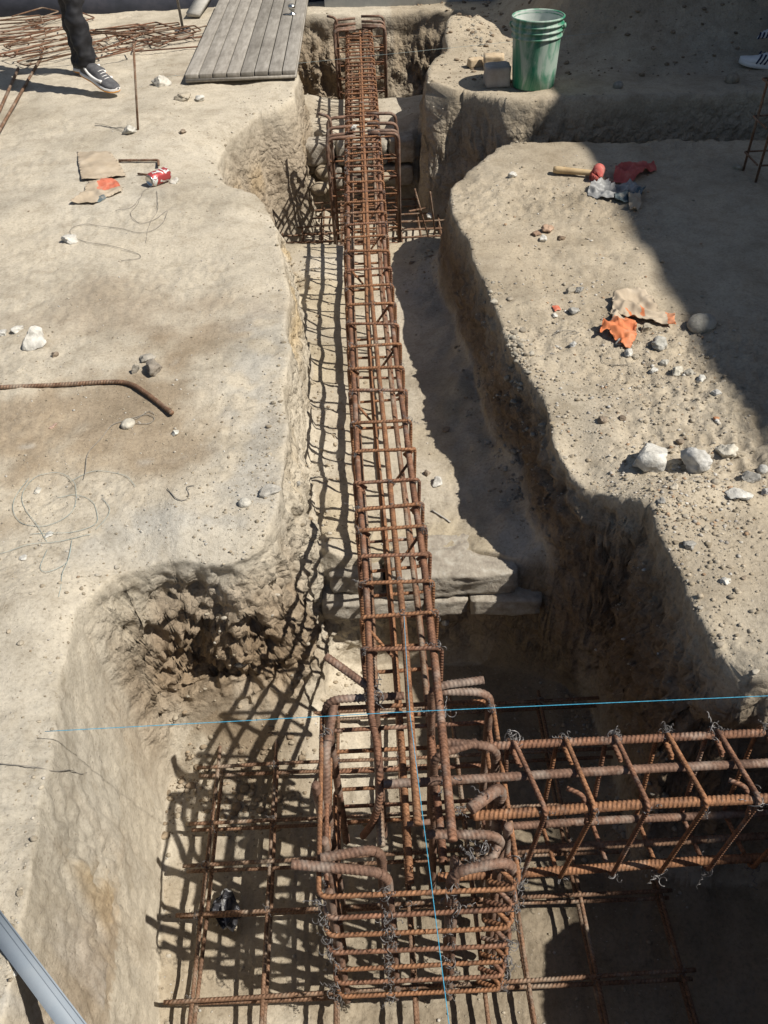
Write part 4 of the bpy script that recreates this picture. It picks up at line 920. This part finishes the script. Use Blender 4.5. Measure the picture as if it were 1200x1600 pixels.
# ------------------------------------------------------------------ buildings: tall house on the right (it throws the big shade), wall at the far end
PLAS = speckled('house_plaster', (.42, .38, .32), (.50, .46, .39), (.56, .52, .45), 3, .9, .3, .004)
GLS, _n, _b = new_mat('window_glass', .08, 0); _b.inputs['Base Color'].default_value = (.05, .06, .07, 1)
FRM = speckled('window_frame_paint', (.25, .24, .23), (.32, .31, .30), (.38, .37, .36), 20, .6, .2, .002)
HX = 1.13+6.0*math.cos(SHADOW_AZ)/math.tan(SUN_EL)
hs = thing('house', (HX, 4, 0), 'tall plastered house standing off to the right whose shade covers the right bank', 'house')
for i in range(6):                                   # wall panels between window columns
    pass
def hb(name, c, d, mat, p=None): return Acc().box(c, d).build(name, mat, smooth=False) if p is None else Acc().box(c, d).build(name, mat, p, smooth=False)
y0, y1 = -7., 18.; wy = [-5, -1.5, 2, 5.5, 9, 12.5, 16]
hb('wall', (HX+.14, (y0+y1)/2, .45), (.28, y1-y0, 1.1), PLAS, hs); hb('wall', (HX+.14, (y0+y1)/2, 2.95), (.28, y1-y0, 1.3), PLAS, hs); hb('wall', (HX+.14, (y0+y1)/2, 5.35), (.28, y1-y0, 1.3), PLAS, hs)
e = [y0]+[v for c in wy for v in (c-.6, c+.6)]+[y1]
for z_ in (1.65, 4.15):
    for a, b in zip(e[::2], e[1::2]): hb('wall', (HX+.14, (a+b)/2, z_), (.28, b-a, 1.3 if z_ < 2 else 1.1), PLAS, hs)
    for c in wy:
        h_ = 1.3 if z_ < 2 else 1.1
        f_ = Acc().box((HX+.15, c, z_-h_/2+.03), (.06, 1.2, .06)).box((HX+.15, c, z_+h_/2-.03), (.06, 1.2, .06)).box((HX+.15, c-.57, z_), (.06, .06, h_-.12)).box((HX+.15, c+.57, z_), (.06, .06, h_-.12)).box((HX+.15, c, z_), (.05, .05, h_-.12)).build('window', FRM, hs, smooth=False)
        g_ = Acc().box((HX+.16, c, z_), (.012, 1.06, h_-.14)).build('pane', GLS, None, smooth=False); g_.parent = f_
hb('roof', (HX+3, (y0+y1)/2, 5.9), (5.7, y1-y0, .15), PLAS, hs); hb('wall', (HX+5.9, (y0+y1)/2, 3), (.2, y1-y0, 6), PLAS, hs)
WP = speckled('pale_blue_plaster', (.36, .40, .43), (.50, .53, .55), (.60, .62, .63), 5, .9, .4, .004); DKP = speckled('dark_plinth', (.035, .04, .055), (.05, .055, .075), (.08, .08, .10), 8, .8, .3, .003)
pw_ = thing('far_wall', (0, 7.9, 0), 'pale plastered boundary wall at the far end with a low dark strip along its foot on the left', 'wall')
hb('plinth', (.85, 7.86, .12), (2.15, .22, .36), WP, pw_); hb('plinth', (-2.62, 8.02, .10), (4.78, .12, .5), DKP, pw_); hb('wall', (0, 8.35, 1.0), (14, .30, 2.6), WP, pw_); hb('coping', (0, 8.35, 2.34), (14.1, .4, .08), WP, pw_)  # second plinth box: low dark strip along the wall's left foot

# dark rebar pieces standing in the shade at the right edge
rc = thing('bar_cage', tuple(hit(1180, 285)), 'small dark rebar cage standing in the shade at the right edge', 'rebar cage')
bp = np.array(rc.location)
for dx, dy in ((0, 0), (.16, 0), (0, .16), (.16, .16)): bar('bar', [bp+np.array([dx, dy, -.05]), bp+np.array([dx+.02, dy, .62])], .006, RUST_D, rc)
for z_ in (.08, .24, .40, .54): bar('stirrup', [bp+np.array(q) for q in ((0, -.01, z_), (.17, -.01, z_), (.17, .17, z_), (-.01, .17, z_), (-.01, 0, z_))], .0045, RUST_D, rc, fil=.01)

# ------------------------------------------------------------------ people
def skin(name, pts, edges, mat, parent, root=0, sub=2):
    me = bpy.data.meshes.new(name); me.from_pydata([p[:3] for p in pts], edges, []); me.materials.append(mat)
    o = bpy.data.objects.new(name, me); COL.objects.link(o)
    m = o.modifiers.new('skin', 'SKIN'); m.use_smooth_shade = True
    sv = me.skin_vertices[0].data
    for i, p in enumerate(pts):
        r = p[3]; sv[i].radius = (r, p[4] if len(p) > 4 else r); sv[i].use_root = (i == root)
    s_ = o.modifiers.new('sub', 'SUBSURF'); s_.levels = s_.render_levels = sub if name == 'body' else sub+1
    if name != 'body':
        tx = bpy.data.textures.new('folds', 'CLOUDS'); tx.noise_scale = .085; tx.noise_depth = 2
        d_ = o.modifiers.new('folds', 'DISPLACE'); d_.texture = tx; d_.strength = .055; d_.mid_level = .5
    o.parent = parent; o.location = -Vector(parent.location); return o
def chain(P, E, base, pts):
    prev = base
    for p in pts: P.append(p); E.append((prev, len(P)-1)) if prev is not None else None; prev = len(P)-1
    return prev
def shoe(toe, heel, mats, parent, stripes=None, wd=.098, lift=0.):
    """toe, heel: ground-plane points (x,y,z of the sole)"""
    t_, h_ = np.array(toe, float), np.array(heel, float); ax = t_-h_; L = np.linalg.norm(ax); ax /= L; sd = np.cross(ax, [0, 0, 1.]); sd /= np.linalg.norm(sd); upv = np.cross(sd, ax)
    st = np.array([0, .04, .12, .25, .38, .52, .66, .80, .91, .97, 1.0]); hw = np.array([.26, .36, .40, .38, .37, .43, .50, .50, .40, .26, .10])*wd
    ht = np.array([.085, .098, .103, .105, .100, .085, .066, .055, .048, .042, .036]); bow = np.array([0, 0, 0, 0, 0, 0, 0, .002, .006, .010, .014])
    def loft(name, lo, hi, wf, mat, n=18, topround=True):
        V_ = []
        for i in range(len(st)):
            for j in range(n):
                a_ = 2*math.pi*j/n; c_, s_ = math.cos(a_), math.sin(a_)
                zz = lo[i]+(hi[i]-lo[i])*(.5+.5*np.sign(s_)*abs(s_)**.6); shr = 1 if not topround else 1-.45*max(0, s_)**2
                V_.append(h_+ax*L*st[i]+sd*hw[i]*wf*np.sign(c_)*abs(c_)**.7*shr+upv*(zz+bow[i]))
        f = [[i*n+j, i*n+(j+1) % n, (i+1)*n+(j+1) % n, (i+1)*n+j] for i in range(len(st)-1) for j in range(n)]
        V_.append(h_+upv*(lo[0]+hi[0])/2); V_.append(h_+ax*L*1.005+upv*(lo[-1]+hi[-1])/2+upv*bow[-1]); m_ = len(st)*n
        f += [[m_, (j+1) % n, j, j] for j in range(0)]
        me = bpy.data.meshes.new(name); tri = [[m_, (j+1) % n, j] for j in range(n)]+[[m_+1, (len(st)-1)*n+j, (len(st)-1)*n+(j+1) % n] for j in range(n)]
        me.from_pydata([tuple(v) for v in V_], [], f+tri); me.materials.append(mat); 
        for p in me.polygons: p.use_smooth = True
        o = bpy.data.objects.new(name, me); COL.objects.link(o); o.parent = parent; o.location = -Vector(parent.location); return o
    z0 = np.zeros(len(st)); so_ = loft('shoe_sole', z0, z0+.036, 1.10, mats[1], topround=False); upr = loft('shoe_upper', z0+.012, ht, 1.0, mats[0])
    if mats[2] is not None:
        q = loft('sole_band', z0+.004, z0+.020, 1.13, mats[2], topround=False)
    # laces and side marks
    for k in range(4):
        u_ = .50+.06*k; hh = np.interp(u_, st, ht)+.002; w2 = .020
        Acc().tube([h_+ax*L*u_-sd*w2+upv*(hh-.004), h_+ax*L*(u_+.01)+upv*hh, h_+ax*L*u_+sd*w2+upv*(hh-.004)], .0022, 5).build('lace', mats[3], parent)
    if stripes == 'bars':
        for s_ in (1, -1):
            for k in range(3):
                u_ = .44+.085*k; w2 = np.interp(u_, st, hw)
                Acc().tube([h_+ax*L*(u_+.05)+sd*s_*w2*1.0+upv*.032, h_+ax*L*u_+sd*s_*w2*.93+upv*.062, h_+ax*L*(u_-.02)+sd*s_*w2*.72+upv*.084], .0058, 6).build('side_stripe', mats[4], parent)
    if stripes == 'swoosh':
        for s_ in (1, -1):
            pts = [h_+ax*L*u_+sd*s_*np.interp(u_, st, hw)*k2+upv*hz for u_, hz, k2 in ((.12, .078, .84), (.30, .050, 1.0), (.50, .045, 1.0), (.68, .052, .9))]
            Acc().tube(path_smooth(pts, 5), .0095, 6).build('side_curve', mats[4], parent)
def person(label, hipc, legs, face, mats, arms, group=None, shoes=()):
    """hipc hip centre; legs: two (hip, knee, ankle); face: unit heading"""
    skinm, trous, shirt, hair = mats; hx, hy, hz = hipc; t = thing('person', (hx, hy, 0.), label, 'person', group)
    f_ = np.array([face[0], face[1], 0.]); s_ = np.array([f_[1], -f_[0], 0.]); c = np.array(hipc)
    def P3(fw, sd, z): q = c+f_*fw+s_*sd; return (q[0], q[1], z)
    # trousers: one continuous skin from waist to hems
    P = [(*P3(0, 0, hz+.02), .125, .145)]; E = []
    chain(P, E, 0, [(*P3(0, 0, hz+.12), .12, .14)])
    for hp, kn_, an in legs:
        hp, kn_, an = map(np.array, (hp, kn_, an))
        chain(P, E, 0, [(*(hp-[0, 0, .03]), .092), (*((hp+kn_)/2), .082), (*kn_, .064), (*(kn_*.62+an*.38+f_*-.012), .062), (*(kn_*.25+an*.75), .055), (*(kn_*.12+an*.88+f_*.01), .060), (*(an+[0, 0, .01]), .052), (*(an-[0, 0, .035]), .058)])
    skin('trousers', P, E, trous, t)
    P = [(*P3(0, 0, hz+.08), .13, .15)]; E = []                   # shirt
    i1 = chain(P, E, 0, [(*P3(.01, 0, hz+.22), .125, .15), (*P3(.015, 0, hz+.38), .135, .165)]); i2 = chain(P, E, i1, [(*P3(0, 0, hz+.50), .10, .12)])
    for sg, (el, wr) in zip((1, -1), arms): chain(P, E, i2, [(*P3(0, sg*.17, hz+.50), .062), (*P3(el[0]*.5, sg*.20, hz+.36), .055), (*P3(el[0], sg*.23, hz+.22), .048), (*P3(el[0]+.02, sg*.23, hz+.16), .046)])
    skin('shirt', P, E, shirt, t)
    # body: head, neck, arms and hands as one skin
    P = [(*P3(0, 0, hz+.40), .08)]; E = []
    nk = chain(P, E, 0, [(*P3(0, 0, hz+.52), .07), (*P3(.01, 0, hz+.58), .055), (*P3(.02, 0, hz+.63), .056)])
    chain(P, E, nk, [(*P3(.035, 0, hz+.68), .074, .068), (*P3(.03, 0, hz+.75), .090, .076), (*P3(.02, 0, hz+.82), .078, .070)])
    for sg, (el, wr) in zip((1, -1), arms):
        k_ = chain(P, E, 1, [(*P3(0, sg*.165, hz+.49), .050), (*P3(el[0], sg*.23, hz+.22), .040), (*P3(wr[0], sg*(.22), wr[1]+hz), .028), (*P3(wr[0]+.05, sg*.22, wr[1]+hz-.04), .030, .018)])
        for q in range(4): chain(P, E, k_, [(*P3(wr[0]+.085, sg*.22+(q-1.5)*.019, wr[1]+hz-.065), .009), (*P3(wr[0]+.10, sg*.22+(q-1.5)*.020, wr[1]+hz-.10), .008), (*P3(wr[0]+.095, sg*.22+(q-1.5)*.020, wr[1]+hz-.125+.006*abs(q-1.5)), .007)])
        chain(P, E, k_, [(*P3(wr[0]+.07, sg*.22-sg*.045, wr[1]+hz-.045), .010), (*P3(wr[0]+.095, sg*.22-sg*.05, wr[1]+hz-.075), .009)])
    skin('body', P, E, skinm, t, 0, 1)
    hd = P3(.02, 0, hz+.775)
    q = I4*np.array([.098, .088, .115]); q = q[:]; k = (I4[:, 2] > -.1) | (I4[:, 0] < -.25); fi = F4[(k[F4]).all(1)]
    me = mesh_np('hair', (q*1.04)@np.array(Matrix.Rotation(math.atan2(f_[1], f_[0]), 3, 'Z')).T+np.array(hd)+f_*-.008+np.array([0, 0, .012]), fi); me.materials.append(hair)
    o = bpy.data.objects.new('hair', me); COL.objects.link(o); o.parent = t; o.location = -Vector(t.location)
    for fw, sd, z_, r_, nm, mm in ((.112, .032, .765, .011, 'eye', shoes[0][2][3]), (.112, -.032, .765, .011, 'eye', shoes[0][2][3]), (.125, 0, .735, .016, 'nose', skinm), (.108, 0, .700, .014, 'mouth', mats[0]), (.02, .082, .75, .022, 'ear', skinm), (.02, -.082, .75, .022, 'ear', skinm)):
        me = mesh_np(nm, I2*np.array([r_*.7, r_*.8, r_*1.1])+np.array(P3(fw, sd, hz+z_)), F2); me.materials.append(mm); o = bpy.data.objects.new(nm, me); COL.objects.link(o); o.parent = t; o.location = -Vector(t.location)
    for toe, heel, mm, stp in shoes: shoe(toe, heel, mm, t, stp)
    return t
def cloth(name, a, b, c, rough=.85, sc=9): return speckled(name, a, b, c, sc, rough, .6, .006)
SKN = cloth('skin_tone', (.36, .22, .15), (.42, .26, .18), (.46, .30, .21), .5); BLT = cloth('black_track_fabric', (.012, .012, .014), (.018, .018, .021), (.03, .03, .034), .7, 5)
DEN = cloth('blue_denim', (.035, .05, .09), (.05, .07, .12), (.08, .10, .16), .9, 30); GRYS = cloth('grey_shirt', (.2, .2, .21), (.26, .26, .27), (.3, .3, .31)); NAV = cloth('navy_shirt', (.03, .04, .08), (.04, .05, .1), (.06, .07, .12)); HAIR = cloth('dark_hair', (.01, .008, .007), (.02, .015, .012), (.03, .022, .018), .6, 40)
SWH = cloth('white_leather', (.60, .59, .57), (.70, .69, .67), (.78, .77, .75), .6); SDG = cloth('dark_grey_mesh', (.05, .05, .055), (.08, .08, .085), (.12, .12, .12), .8, 40); SOR = cloth('orange_rubber', (.60, .25, .05), (.70, .33, .08), (.75, .42, .15), .6); SBL = cloth('dark_blue_trim', (.02, .025, .06), (.03, .035, .08), (.04, .05, .1))
gA = lambda x, y_: gz(x, y_)
f0 = np.array([.80, -.60]); toe = np.array([-1.44, 5.60, gA(-1.44, 5.6)+.012]); heel = toe+np.array([-.22, .15, .085])
toe2 = np.array([-1.62, 6.06, gA(-1.6, 6.05)+.005]); heel2 = toe2+np.array([-.21, .165, .004])
an1 = heel+np.array([.035, -.025, .075]); an2 = heel2+np.array([.045, -.035, .085])
person('person in black track trousers and white grey orange shoes walking past the loose stirrups', (-1.70, 5.92, .90), [((-1.66, 5.84, .88), tuple(an1+np.array([.015, .03, .40])), tuple(an1)), ((-1.76, 6.0, .88), tuple(an2+np.array([.03, -.03, .41])), tuple(an2))], f0,
       (SKN, BLT, GRYS, HAIR), [((-.05, .22), (.12, .10)), ((-.05, .22), (.14, .05))], None, [(toe, heel, (SDG, SWH, SOR, SWH, SWH), 'swoosh'), (toe2, heel2, (SDG, SWH, SOR, SWH, SWH), 'swoosh')])
tb_ = hit(1152, 104); dirr = np.array([.93, -.20]); tb_ = np.array([tb_[0], tb_[1], tb_[2]+.01]); hb_ = tb_+np.array([.27, -.075, -.045]); hb_[2] = max(hb_[2], gz(hb_[0], hb_[1])-.02)
an = hb_+np.array([-.04, .01, .09]); t2 = tb_+np.array([.10, .30, .03]); h2 = t2+np.array([.27, -.05, 0]); a2 = h2+np.array([-.04, .01, .09])
person('person in blue jeans and white sneakers with three dark stripes at the right picture edge', (hb_[0]+.12, hb_[1]+.14, hb_[2]+.88), [((hb_[0]+.10, hb_[1]+.06, hb_[2]+.86), tuple(an+np.array([.03, 0, .40])), tuple(an)), ((hb_[0]+.14, hb_[1]+.22, hb_[2]+.86), tuple(a2+np.array([.0, 0, .40])), tuple(a2))], np.array([-.97, .25]),
       (SKN, DEN, NAV, HAIR), [((-.05, .22), (.10, .05)), ((-.05, .22), (.14, .05))], None, [(tb_, hb_, (SWH, SWH, None, SWH, SBL), 'bars'), (t2, h2, (SWH, SWH, None, SWH, SBL), 'bars')])
